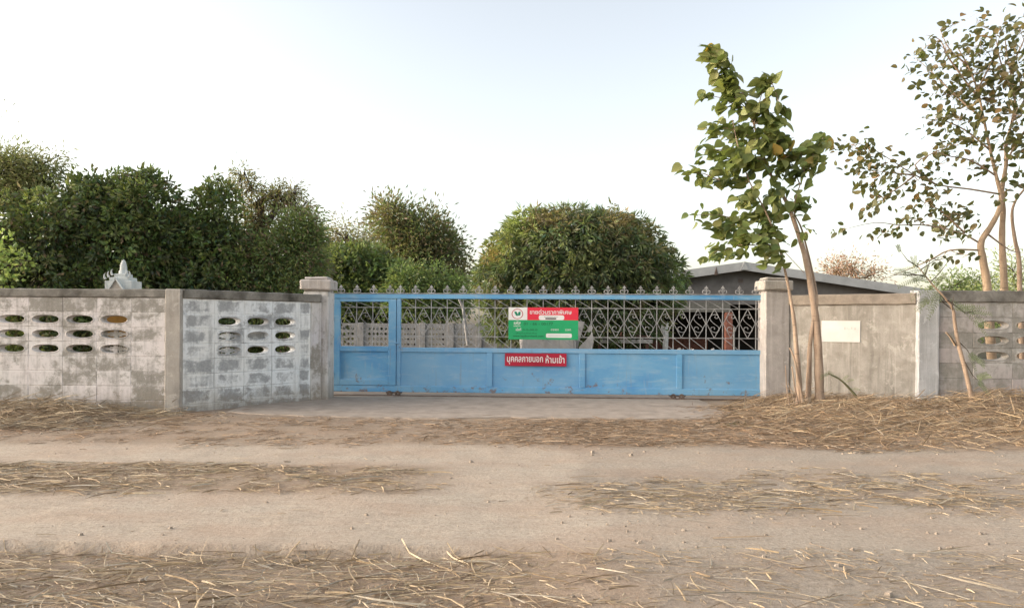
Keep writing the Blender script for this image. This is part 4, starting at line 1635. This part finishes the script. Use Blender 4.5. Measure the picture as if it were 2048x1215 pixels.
make_tree('broadleaf_tree', 'narrow dark broadleaf tree between the spire and the wispy brown tree', at_ground(425, 13.8),
          [E(430, 430, 46, 58, 13.8), E(400, 470, 45, 60, 13.8), E(450, 520, 66, 70, 13.8), E(380, 540, 50, 60, 13.8), E(420, 620, 110, 100, 13.8), E(437, 385, 28, 16, 13.8)],
          1900, 11, .035, (.115, .052), DG + [MG[0]], rosette=True, jitter=.05, twigs=90, group=G1, seed=15, brown=.06)
make_tree('wispy_tree', 'thin brownish wispy tree leaning above the thicket skyline', at_ground(520, 14.6),
          [E(480, 352, 20, 14, 14.6), E(502, 375, 20, 18, 14.6), E(512, 408, 24, 26, 14.6), E(555, 395, 30, 24, 14.6), E(588, 385, 26, 16, 14.6), E(520, 450, 40, 36, 14.6), E(600, 420, 20, 14, 14.6)],
          170, 26, .10, (.11, .026), BR + [(.09, .10, .035)], twigs=140, droop=.5, group=G1, seed=16, shell=1.0)
make_tree('feathery_tree', 'soft green feathery tree at the gate end of the thicket', at_ground(585, 13.9),
          [E(585, 455, 46, 40, 13.9), E(560, 520, 70, 56, 13.9), E(610, 510, 34, 66, 13.9), E(500, 540, 60, 60, 13.9), E(560, 620, 100, 90, 13.9), E(625, 455, 14, 30, 13.9)],
          620, 46, .11, (.10, .030), MG + DG[:2] + [(.08, .055, .035)], twigs=110, group=G1, seed=17, brown=.06)

make_tree('round_bush', 'dense round green bush between the pillar and the brown tree', at_ground(720, 33),
          [E(715, 545, 78, 58, 33), E(680, 575, 60, 60, 33), E(770, 580, 60, 60, 33), E(720, 620, 100, 50, 33)],
          2000, 12, .08, (.30, .12), DG + MG[:2], rosette=True, twigs=60, droop=.4, seed=18, cat='bush', shell=.4)
make_tree('bare_tree', 'thinly leaved brown tree far behind the round bush', at_ground(700, 42),
          [E(690, 475, 52, 34, 42), E(650, 490, 30, 36, 42), E(735, 500, 40, 50, 42)],
          170, 20, .40, (.26, .07), BR, twigs=170, droop=.3, seed=19, shell=1.0)
make_tree('wispy_tree', 'tall half-brown wispy tree left of the big domed tree', at_ground(830, 37),
          [E(790, 450, 46, 44, 37), E(770, 425, 26, 20, 37), E(850, 480, 56, 58, 37), E(890, 510, 34, 58, 37), E(820, 530, 70, 60, 37), E(915, 560, 26, 40, 37), E(845, 590, 90, 40, 37)],
          820, 30, .36, (.30, .085), GY_ + BR[:2] + DG[:2], twigs=160, droop=.2, seed=20, brown=.12, shell=.75)
make_tree('low_bush', 'light green bush low above the gate, next to the round bush', at_ground(815, 31.5),
          [E(815, 560, 34, 26, 31.5), E(810, 600, 44, 36, 31.5)], 120, 30, .26, (.2, .07), MG + [(.09, .13, .035)], twigs=20, seed=21, cat='bush')
make_tree('low_bush', 'light green bush low above the gate, next to the domed tree', at_ground(885, 31.8),
          [E(880, 566, 38, 28, 31.8), E(915, 590, 30, 30, 31.8), E(880, 605, 54, 34, 31.8)], 150, 30, .26, (.2, .07), MG + [(.085, .125, .035)], twigs=20, seed=22, cat='bush')

YM = 20.0
mango = [E(1150, 510, 150, 88, YM, 1.9), E(1060, 530, 88, 90, YM, 1.6), E(1010, 560, 60, 60, YM, 1.3), E(1245, 525, 92, 88, YM, 1.6), E(1310, 560, 60, 62, YM, 1.3),
         E(1065, 458, 50, 36, YM, 1.1), E(1130, 446, 64, 28, YM, 1.1), E(1210, 462, 56, 34, YM, 1.1), E(1160, 600, 200, 50, YM, 1.9), E(1160, 560, 170, 60, YM, 2.0), E(1150, 650, 190, 45, YM, 1.7)]  # lowest lobe is a skirt added to keep the view below dark
make_tree('mango_tree', 'large dense dome-shaped dark green tree behind the gate', at_ground(1160, YM + .5), mango, 6500, 10, .035, (.215, .052),
          [(.040, .058, .024), (.055, .075, .028), (.034, .050, .024), (.072, .088, .032), (.052, .062, .034), (.085, .075, .035)], twigs=60, droop=.75, rosette=True, jitter=.03, seed=23, outward=.9, shell=.28,
          patches=[(P(1040, 440, YM - .6), (.55, 1.2, .5), (.105, .13, .035)), (P(1000, 490, YM - .6), (.45, 1.2, .45), (.11, .12, .03)), (P(985, 510, YM - .5), (.35, 1, .3), (.14, .10, .03)),
                   (P(1100, 440, YM - .8), (.7, 1.2, .45), (.10, .075, .035)), (P(1240, 440, YM - .8), (.5, 1.2, .4), (.12, .085, .035)), (P(1290, 470, YM - .6), (.35, 1, .3), (.10, .08, .03)), (P(1350, 555, YM - .5), (.3, 1, .4), (.07, .105, .03)),
                   (P(1180, 520, YM - 1.8), (.7, .6, .4), (.075, .085, .03))])
# the patches make the left shoulder yellow-green and other spots brownish
r_ = np.random.default_rng(77)
make_tree('brown_tree', 'distant leafless-looking reddish brown tree above the house roof', at_ground(1710, 60),
          [E(1705, 540, 52, 22, 60), E(1675, 545, 30, 22, 60), E(1745, 550, 26, 16, 60)], 120, 14, .5, (.34, .09), [(.20, .12, .085), (.25, .16, .12), (.16, .09, .065)], twigs=160, droop=.1, seed=24, bark='bark_brown', shell=.9)
make_tree('feathery_bush', 'green feathery bush peeping over the right-hand block wall', at_ground(1925, 16),
          [E(1905, 575, 42, 30, 16), E(1955, 570, 40, 30, 16), E(1930, 630, 80, 50, 16)], 200, 32, .12, (.09, .026), MG + [(.10, .14, .035)], twigs=30, seed=25, cat='bush')
make_tree('feathery_bush', 'paler green feathery bush behind the tan forked tree trunks', at_ground(2040, 14.5),
          [E(2030, 545, 46, 40, 14.5), E(2070, 575, 50, 50, 14.5), E(2000, 600, 60, 50, 14.5)], 110, 26, .12, (.09, .022), [(.12, .15, .045), (.15, .165, .06), (.09, .11, .04)], twigs=40, seed=26, cat='bush', shell=.9)


# ------------------------------------------------------------------ trees with large leaves, each leaf an object
def blade(name, mat, kind='heart'):
    """one leaf, base at the origin, tip at x = 1, folded along the midrib and curled"""
    if kind == 'heart':
        out = [(0, 0), (-.03, .16), (.06, .31), (.25, .41), (.46, .40), (.66, .30), (.84, .14), (1, 0)]
    else:
        out = [(0, 0), (.08, .15), (.25, .28), (.45, .32), (.65, .29), (.82, .18), (.94, .07), (1, 0)]
    vs = []; fs = []
    curl = lambda x: -.22 * x * x
    for x, y in out:
        vs.append((x, 0, curl(x)))
    for x, y in out[1:-1]:
        vs.append((x, y, curl(x) + y * .32))
    for x, y in out[1:-1]:
        vs.append((x, -y, curl(x) + y * .32))
    n = len(out); k = n - 2
    for s_ in (n, n + k):
        fs.append((0, 1, s_))
        for i in range(k - 1):
            fs.append((1 + i, 2 + i, s_ + i + 1, s_ + i))
        fs.append((k, n - 1, s_ + k - 1))
    m = MB().add(vs, fs)
    me = m.mesh(name, mat, True)
    return me


def leaves(root, spots, me_list, mats, size, wind, r, limit=300, flutter=.7):
    """spots: (point, outward direction, scale).  nearest/largest 300 are objects, the rest one mesh"""
    base = Vector(root.location)
    items = []
    for p, od, sc_ in spots:
        d = (Vector(od) * .8 + Vector(wind) + Vector(r.normal(0, flutter, 3)) * .6)
        d.normalize()
        up = Vector((0, -.55, .75)) + Vector(r.normal(0, .75, 3))
        side = up.cross(d)
        if side.length < .05:
            continue
        side.normalize()
        nz = d.cross(side)
        s_ = size * sc_ * float(r.uniform(.65, 1.2))
        mt = Matrix((d, side, nz)).transposed().to_4x4()
        mt = Matrix.Translation(Vector(p) - base) @ mt @ Matrix.Diagonal((s_, s_ * float(r.uniform(.85, 1.1)), s_, 1))
        # how large it shows: area turned to the viewer
        items.append((s_ * s_ * abs(nz.y), mt))
    items.sort(key=lambda t_: -t_[0])
    for k, (_, mt) in enumerate(items[:limit]):
        o = link('leaf', me_list[int(r.integers(0, len(me_list)))], root)
        o.matrix_local = mt
    rest = items[limit:]
    if rest:
        m = MB()
        me0 = me_list[0]
        vv = [v.co.copy() for v in me0.vertices]; ff = [tuple(f.vertices) for f in me0.polygons]
        cols = []
        for _, mt in rest:
            m.add([mt @ v for v in vv], ff)
            c_ = np.array(mats[int(r.integers(0, len(mats)))]) * r.uniform(.7, 1.3)
            cols.append(np.repeat(c_[None], len(vv), 0))
        o = m.obj('leaf_mass', M['leaf'], root, smooth=True)
        colour_attr(o.data, 'leaf_colour', np.concatenate(cols))
        o['kind'] = 'stuff'


def stem_px(m, pts, rad, n=7):
    """stem through (px, py, Y) points given relative to origin o"""
    m.tube(pts, rad, n)


def smooth_path(pts, k=4):
    pts = [Vector(p) for p in pts]
    out = []
    for i in range(len(pts) - 1):
        p0, p1, p2, p3 = pts[max(i - 1, 0)], pts[i], pts[i + 1], pts[min(i + 2, len(pts) - 1)]
        for j in range(k):
            t_ = j / k
            out.append(.5 * (2 * p1 + (p2 - p0) * t_ + (2 * p0 - 5 * p1 + 4 * p2 - p3) * t_ ** 2 + (3 * p1 - p0 - 3 * p2 + p3) * t_ ** 3))
    out.append(pts[-1])
    return out


def lin(a, b, n):
    return [a + (b - a) * i / (n - 1) for i in range(n)]


# --- the leaning tree in front of the grey wall
YF = 10.15
r = np.random.default_rng(101)
tb_ = P(1622, 800, YF)
tree = empty('leaning_tree', (tb_.x, YF, 0))
ob = Vector(tree.location)
leafmats = m_leaf_obj('broad_leaf', [(0.0, (.13, .165, .05)), (.35, (.20, .24, .075)), (.62, (.26, .295, .095)), (.80, (.31, .33, .12)), (.955, (.37, .36, .15)), (.985, (.48, .24, .03))], .42)
lv = [blade('leaf', leafmats, 'heart'), blade('leaf', leafmats, 'oval')]
G0 = lambda px, dy=0.: P(px, 806, YF + dy)
def trk(name, pts, r0, r1, n=9):
    path = smooth_path([P(x, y, YF + d) - ob for x, y, d in pts], 5)
    rr = [r1 + (r0 - r1) * (1 - i / (len(path) - 1)) ** 1.9 for i in range(len(path))]
    rr = [a * (1 + .06 * math.sin(i * 1.7)) for i, a in enumerate(rr)]
    rr[0] *= 1.25
    m = MB().tube(path, rr, n)
    return m.obj(name, M['bark_brown'], tree, smooth=True)
trk('trunk', [(1640, 812, 0), (1638, 740, 0), (1634, 660, .02), (1625, 590, .05), (1612, 520, .08), (1596, 465, .1), (1576, 410, .1), (1556, 375, .1), (1540, 345, .1), (1524, 301, .1), (1508, 250, .1), (1492, 200, .1), (1462, 150, .1), (1442, 118, .1)], .068, .009)
trk('trunk', [(1598, 812, -.05), (1598, 760, -.05), (1593, 700, -.04), (1588, 640, 0), (1580, 590, .03), (1570, 540, .05), (1554, 480, .05), (1530, 420, .05), (1500, 365, .05), (1478, 300, .05), (1465, 240, .05)], .046, .007)
trk('trunk', [(1616, 812, .03), (1618, 750, .03), (1620, 690, .03), (1627, 640, .02), (1634, 600, .03), (1624, 540, .12), (1604, 460, .14), (1588, 420, .14), (1600, 370, .14), (1622, 320, .14), (1640, 290, .14)], .042, .006)
trk('dead_stem', [(1607, 812, -.12), (1598, 760, -.14), (1588, 715, -.14), (1579, 695, -.12)], .022, .012, 6)
trk('dead_stem', [(1580, 812, -.14), (1574, 780, -.14), (1571, 730, -.12)], .010, .006, 5)
trk('dead_stem', [(1598, 812, -.18), (1590, 775, -.18), (1584, 732, -.16)], .012, .010, 5)
trk('dead_stem', [(1590, 812, -.2), (1585, 790, -.2), (1576, 765, -.2)], .007, .004, 5)
# branchlets: (start, end, leaf count, leaf scale)
BRL = [((1442, 118), (1425, 105), 20, 1.1), ((1470, 170), (1440, 120), 22, 1.15), ((1492, 200), (1440, 150), 20, 1.15), ((1478, 215), (1415, 190), 13, .9), ((1508, 250), (1535, 150), 20, 1.15), ((1535, 150), (1560, 210), 10, 1.0),
       ((1508, 250), (1580, 215), 13, .9), ((1505, 240), (1470, 195), 14, 1.0), ((1515, 280), (1560, 250), 18, 1.1), ((1515, 280), (1450, 260), 18, 1.05), ((1470, 260), (1410, 260), 15, .9), ((1524, 301), (1588, 275), 15, 1.0),
       ((1530, 320), (1480, 320), 20, 1.2), ((1480, 310), (1405, 300), 19, .95), ((1540, 345), (1580, 310), 18, 1.0), ((1478, 300), (1455, 330), 14, 1.2), ((1600, 370), (1570, 300), 14, 1.0),
       ((1622, 320), (1640, 285), 12, 1.1), ((1610, 350), (1600, 300), 14, 1.1), ((1640, 290), (1650, 275), 7, .9), ((1615, 340), (1636, 330), 7, .9),
       ((1500, 365), (1440, 360), 18, 1.0), ((1440, 360), (1375, 345), 15, .95), ((1515, 390), (1475, 400), 15, .95), ((1556, 375), (1560, 400), 14, 1.0), ((1588, 420), (1610, 400), 15, .9),
       ((1530, 420), (1480, 440), 17, .9), ((1480, 440), (1395, 430), 17, .85), ((1554, 480), (1480, 470), 20, .9), ((1480, 470), (1430, 455), 13, .9), ((1560, 500), (1510, 490), 17, .9), ((1510, 490), (1450, 500), 15, .85),
       ((1450, 500), (1415, 515), 10, .8), ((1566, 520), (1535, 515), 11, .85), ((1576, 410), (1545, 440), 12, .9), ((1606, 470), (1618, 468), 5, .8), ((1550, 460), (1530, 450), 10, .9)]
tw = MB(); spots = []
for (a, b, n, sc_) in BRL:
    da = float(r.uniform(-.12, .25)); db = da + float(r.uniform(-.30, .30))
    pa, pb = P(*a, YF + .08), P(*b, YF + db)
    mid = (pa + pb) / 2 + Vector((0, 0, .04))
    MB().tube([p - ob for p in (pa, mid, pb)], [.009, .006, .003], 4).obj('branchlet', M['bark_brown'], tree)
    n = int(n * 1.9)
    for i in range(n):
        t_ = (i + .6) / n
        q = pa.lerp(pb, t_) + Vector(r.normal(0, .065, 3)) * Vector((1, 1.4, 1)).x
        spots.append((q, (pb - pa).normalized() * .5 + Vector(r.normal(0, .5, 3)), sc_))
MB().tube([P(1566, 500, YF) - ob, P(1608, 545, YF) - ob], .004, 4).obj('branchlet', M['bark_brown'], tree)
leaves(tree, spots, lv, [(.12, .16, .05), (.17, .21, .06), (.09, .13, .04), (.22, .24, .085)], .165, (-.55, -.1, -.45), r)
tag(tree, 'leaning multi-stemmed tree with broad green leaves in front of the grey wall', 'tree')

# --- tan-trunked tree behind the right wall
YB_ = 12.2
r = np.random.default_rng(102)
p0 = P(1990, 600, YB_)
tree = empty('tan_trunked_tree', (p0.x, YB_, 0))
ob = Vector(tree.location)
lm = m_leaf_obj('small_round_leaf', [(0.0, (.055, .060, .028)), (.35, (.10, .098, .045)), (.65, (.145, .135, .055)), (.86, (.20, .145, .065)), (.97, (.27, .145, .06))], .28)
lv = [blade('leaf', lm, 'oval')]
def trk2(name, pts, r0, r1, n=8, mat='bark_tan'):
    path = smooth_path([P(x, y, YB_ + d) - ob for x, y, d in pts], 4)
    path[0].z = min(path[0].z, -.05)
    m = MB().tube(path, [a * (1 + .05 * math.sin(i * 2.1)) for i, a in enumerate([r1 + (r0 - r1) * (1 - j / (len(path) - 1)) ** 1.3 for j in range(len(path))])], n)
    return m.obj(name, M[mat], tree, smooth=True)
trk2('trunk', [(1990, 800, 0), (1978, 640, 0), (1974, 570, 0), (1966, 520, 0), (1962, 485, 0), (1980, 455, 0), (1996, 425, 0), (2002, 395, 0), (1992, 350, .0), (1978, 290, 0), (1968, 240, 0), (1955, 180, 0), (1935, 130, 0), (1915, 95, 0)], .080, .008)
trk2('trunk', [(2012, 800, .1), (2010, 640, .1), (2008, 560, .1), (2004, 480, .1), (2006, 420, .1), (2004, 380, .1), (2012, 330, .1), (2012, 290, .1), (2022, 250, .1), (2030, 200, .1), (2020, 140, .1), (2010, 80, .1)], .072, .008)
trk2('trunk', [(2048, 800, .3), (2040, 600, .3), (2038, 520, .3), (2030, 480, .3), (2024, 430, .3), (2032, 400, .3), (2060, 360, .3), (2090, 280, .3), (2100, 180, .3)], .05, .008, mat='bark_brown')
LB = [  # limbs: start, mids, end
    [(2000, 388), (1940, 378), (1880, 370), (1830, 350), (1790, 325), (1740, 295), (1705, 285)],
    [(1870, 368), (1830, 330), (1880, 300), (1900, 290)], [(1830, 350), (1790, 380), (1750, 400)], [(1966, 490), (1920, 465), (1850, 450), (1800, 450), (1750, 445), (1690, 458)],
    [(1930, 466), (1880, 420), (1850, 410)], [(1980, 300), (1930, 260), (1880, 240), (1850, 250)], [(1968, 240), (1910, 190), (1870, 150), (1830, 115)],
    [(1960, 200), (1900, 120), (1880, 80), (1850, 70)], [(2022, 250), (2048, 200), (2080, 150)], [(2015, 320), (2050, 260), (2100, 240)], [(1990, 350), (1940, 320), (1890, 310), (1860, 290)],
    [(2030, 200), (2000, 120), (1990, 60)], [(2020, 140), (2048, 80), (2060, 40)], [(1935, 130), (1900, 100), (1880, 60)], [(1978, 470), (2020, 500), (2048, 505)], [(1830, 350), (1780, 345), (1740, 340)],
    [(1960, 500), (1900, 500), (1860, 520), (1800, 545), (1760, 560)], [(1955, 180), (1985, 120), (2000, 70)]]
tw = MB()
for pth in LB:
    dz = float(r.uniform(-.3, .3))
    path = smooth_path([P(x, y, YB_ + dz * i / len(pth)) - ob for i, (x, y) in enumerate(pth)], 3)
    MB().tube(path, lin(.018, .003, len(path)), 5).obj('limb', M['bark_brown'], tree, smooth=True)
CL = [(1705, 290, 28, 20, 26), (1735, 310, 28, 26, 30), (1770, 330, 26, 26, 22), (1750, 350, 24, 18, 18), (1740, 375, 20, 12, 12), (1765, 395, 26, 14, 20), (1745, 415, 18, 12, 10), (1685, 459, 10, 6, 5),
      (1770, 465, 22, 10, 14), (1800, 350, 26, 20, 18), (1835, 360, 28, 18, 18), (1875, 330, 24, 18, 18), (1850, 405, 26, 22, 22), (1890, 430, 34, 24, 40), (1925, 440, 26, 26, 28), (1895, 470, 26, 12, 14), (1820, 435, 20, 12, 10),
      (1905, 290, 28, 20, 26), (1870, 240, 26, 20, 24), (1920, 240, 36, 28, 44), (1900, 190, 36, 24, 40), (1860, 150, 30, 22, 26), (1840, 110, 22, 18, 16), (1890, 100, 32, 26, 36), (1940, 150, 40, 36, 64), (1980, 200, 40, 36, 60),
      (1960, 90, 36, 26, 36), (2010, 130, 36, 36, 54), (2030, 230, 36, 40, 60), (2010, 290, 28, 26, 26), (2045, 170, 36, 46, 50), (2050, 300, 28, 40, 34), (2000, 60, 30, 20, 20), (2040, 60, 22, 28, 24), (2080, 220, 40, 60, 40), (2070, 110, 36, 46, 34),
      (1960, 330, 30, 20, 22), (1940, 280, 26, 20, 22), (2040, 370, 20, 16, 10), (1880, 520, 26, 6, 8), (1935, 510, 20, 6, 6), (1960, 40, 16, 10, 8), (1995, 400, 12, 8, 5), (1905, 50, 14, 10, 6), (1875, 380, 30, 12, 12)]
spots = []
LP = [P(x, y, YB_) for pth in LB for (x, y) in pth] + [P(x, y, YB_) for x, y in ((1992, 350), (1978, 290), (1968, 240), (2012, 290), (2030, 200), (2020, 140), (2090, 280))]
for (x, y, rx, ry, n) in CL:
    c_ = P(x, y, YB_ + float(r.uniform(-.35, .35))); k = YB_ / F
    near = min(LP, key=lambda p_: (p_ - c_).length)
    m = MB().tube([near - ob, near.lerp(c_, .5) + Vector(r.normal(0, .04, 3)) - ob, c_ - ob], [.008, .006, .004], 4)
    for i in range(max(4, n // 3)):
        e = c_ + Vector((float(r.normal(0, rx * .75 * k)), float(r.normal(0, .2)), float(r.normal(0, ry * .75 * k))))
        m.tube([c_ - ob, c_.lerp(e, .5) + Vector(r.normal(0, .02, 3)) - ob, e - ob], [.004, .003, .0015], 3, cap=False)
    m.obj('twig_spray', M['bark_brown'], tree)
    for i in range(int(n * 1.55)):
        o_ = Vector((float(r.normal(0, rx * .68 * k)), float(r.normal(0, .2)), float(r.normal(0, ry * .68 * k))))
        spots.append((c_ + o_, Vector(r.normal(0, .6, 3)), 1.0))
leaves(tree, spots, lv, [(.075, .078, .034), (.10, .10, .038), (.055, .060, .026), (.15, .11, .045)], .125, (-.45, 0, -.3), r, flutter=.9)
tag(tree, 'tall tan-trunked tree with sparse small leaves behind the right wall', 'tree')


# --- feathery (pinnate) foliage helper for the sapling and cut branches
def fern(m, base, d, L, r, cols, n=9, wl=.03, col=(.12, .16, .06)):
    """a leaf stalk with paired leaflets; leaflets are flat blades"""
    d = Vector(d).normalized()
    side = d.cross(Vector((0, -1, .3))).normalized()
    pts = [Vector(base) + d * L * t_ + Vector((0, 0, -.25 * L * t_ * t_)) for t_ in (0, .33, .66, 1)]
    m.tube(pts, .0025, 3, cap=False)
    for i in range(n):
        t_ = (i + 1) / n
        p = Vector(base) + d * L * t_ + Vector((0, 0, -.25 * L * t_ * t_))
        for s_ in (-1, 1):
            e = p + (side * s_ * .9 + d * .5).normalized() * wl * (1.2 - .5 * t_) * 1.6
            w = d * wl * .22
            mid = (p + e) / 2
            m.add([p, mid + w, e, mid - w], [(0, 1, 2, 3)])


M['leaf_pale'] = plain('pale_feathery_leaf', (.235, .265, .13), .6, .25, 20, 0)
r = np.random.default_rng(103)
YQ = 9.75
pb = P(1946, 800, YQ)
sap = empty('leaning_sapling', (pb.x, YQ, 0)); ob = Vector(sap.location)
def q_(x, y, d=0.): return P(x, y, YQ + d) - ob
path = smooth_path([q_(1948, 815), q_(1940, 780), q_(1928, 730), q_(1915, 680), q_(1909, 640), q_(1906, 618), q_(1890, 595), q_(1868, 572), q_(1850, 550), q_(1838, 535)], 3)
MB().tube(path, lin(.034, .005, len(path)), 7).obj('trunk', M['bark_brown'], sap, smooth=True)
m = MB()
tws = [[(1912, 690), (1900, 672), (1893, 664)], [(1906, 620), (1880, 600), (1860, 600)], [(1895, 600), (1930, 625), (1960, 620)], [(1850, 553), (1815, 545), (1780, 552)], [(1860, 565), (1880, 545), (1905, 510), (1930, 500)], [(1850, 550), (1860, 520), (1900, 508)],
       [(1838, 535), (1815, 520), (1800, 500)], [(1915, 680), (1935, 700), (1940, 710)], [(1925, 715), (1945, 750), (1955, 760)], [(1905, 620), (1905, 605), (1908, 590)], [(1850, 550), (1810, 550), (1785, 548)], [(1840, 540), (1870, 520), (1900, 515)]]
for pth in tws:
    MB().tube([q_(*p_, float(r.uniform(-.05, .05))) for p_ in pth], [.008, .005, .002, .002][:len(pth)], 4).obj('twig', M['bark_dark'], sap)
MB().tube([q_(1911, 690), q_(1900, 672), q_(1892, 664)], [.02, .014, .010], 6).obj('snapped_twig', M['bark_tan'], sap)
m = MB()
for (x, y, dx, dz, L) in ((1838, 535, -.6, .5, .22), (1845, 540, -1, .1, .25), (1850, 548, -1, -.2, .28), (1860, 560, -1, .2, .22), (1868, 572, -1, -.3, .3), (1868, 572, .4, .8, .2), (1885, 590, -1, -.2, .25), (1895, 600, 1, -.2, .32), (1920, 622, 1, .1, .3), (1935, 625, 1, -.3, .25),
                          (1906, 618, 1, .4, .25), (1830, 535, -.3, .9, .2), (1815, 545, -1, .2, .2), (1880, 545, -.2, .9, .18), (1838, 560, -1, -.1, .22), (1860, 600, -1, -.5, .16), (1938, 705, .5, -.8, .18), (1940, 712, .8, -.4, .16), (1953, 758, .8, .4, .16), (1955, 760, .6, -.6, .16), (1945, 640, .7, -.6, .2), (1848, 552, .2, 1, .2),
                          (1800, 505, -.4, .8, .14), (1875, 580, -.6, -.8, .2)):
    for rep_ in range(2):
        fern(m, q_(x, y, float(r.uniform(-.08, .08))), (dx + rep_ * .3, float(r.uniform(-.3, .2)), dz + rep_ * float(r.uniform(-.7, .7))), L * (1.0 if y < 560 else 1.2), r, None, 10, .020 if y < 560 else .030)
o = m.obj('fronds', M['leaf_pale'], sap); o['kind'] = 'stuff'
tag(sap, 'thin leaning sapling with feathery leaves in front of the grey block wall', 'sapling')

# --- cut branch stuck in the straw
YC = 10.0
pb = P(1728, 808, YC)
cb = empty('cut_branch', (pb.x, YC, 0)); ob = Vector(cb.location)
def q2(x, y, d=0.): return P(x, y, YC + d) - ob
path = smooth_path([q2(1738, 820), q2(1715, 795), q2(1695, 772), q2(1678, 757), q2(1656, 746)], 3)
MB().tube(path, lin(.022, .008, len(path)), 6).obj('stem', m_bark('green_bark', (.16, .15, .08), (.085, .08, .045)), cb, smooth=True)
m = MB()
for (x, y, dx, dz) in ((1678, 757, -.8, .5), (1660, 748, -1, .1), (1690, 765, .7, .5), (1700, 778, .9, .2), (1668, 752, -.6, .7), (1685, 762, .5, .8), (1658, 747, -.9, -.3)):
    fern(m, q2(x, y), (dx, -.1, dz), .13, r, None, 7, .018)
o = m.obj('fronds', M['leaf_pale'], cb); o['kind'] = 'stuff'
tag(cb, 'cut green branch leaning out of the straw below the white notice', 'branch')


# --- grass tufts at the wall foot
M['grass'] = plain('olive_grass', (.12, .125, .045), .7, .25, 20, 0)
def tuft(px, Y, n, h, w, label, seed):
    r2 = np.random.default_rng(seed)
    p = P(px, 800, Y)
    z = float(ground_h(np.array(p.x), np.array(Y)))
    root = empty('grass_tuft', (p.x, Y, z))
    m = MB()
    for i in range(n):
        b = Vector((r2.normal(0, w), r2.normal(0, w * .5), -.02))
        d = Vector((r2.normal(0, .7), r2.normal(0, .5), 1)).normalized()
        hh = h * r2.uniform(.5, 1.2)
        s_ = d.cross(Vector((0, 1, 0))).normalized() * .005
        k1 = b + d * hh * .55; k2 = b + d * hh + Vector((d.x * hh * .4, d.y * hh * .4, -hh * .25))
        m.add([b - s_, b + s_, k1 + s_, k1 - s_, k2], [(0, 1, 2, 3), (3, 2, 4)])
    o = m.obj('grass_blades', M['grass'], root)
    o['kind'] = 'stuff'
    tag(root, label, 'grass')
tuft(1745, 10.0, 260, .16, .16, 'olive green grass tuft beside the cut branch', 1)
tuft(1895, 9.9, 200, .15, .14, 'dark green grass tuft between pale post and sapling', 2)
tuft(1472, 8.6, 120, .07, .16, 'faint green grass patch at the corner of the concrete apron', 3)
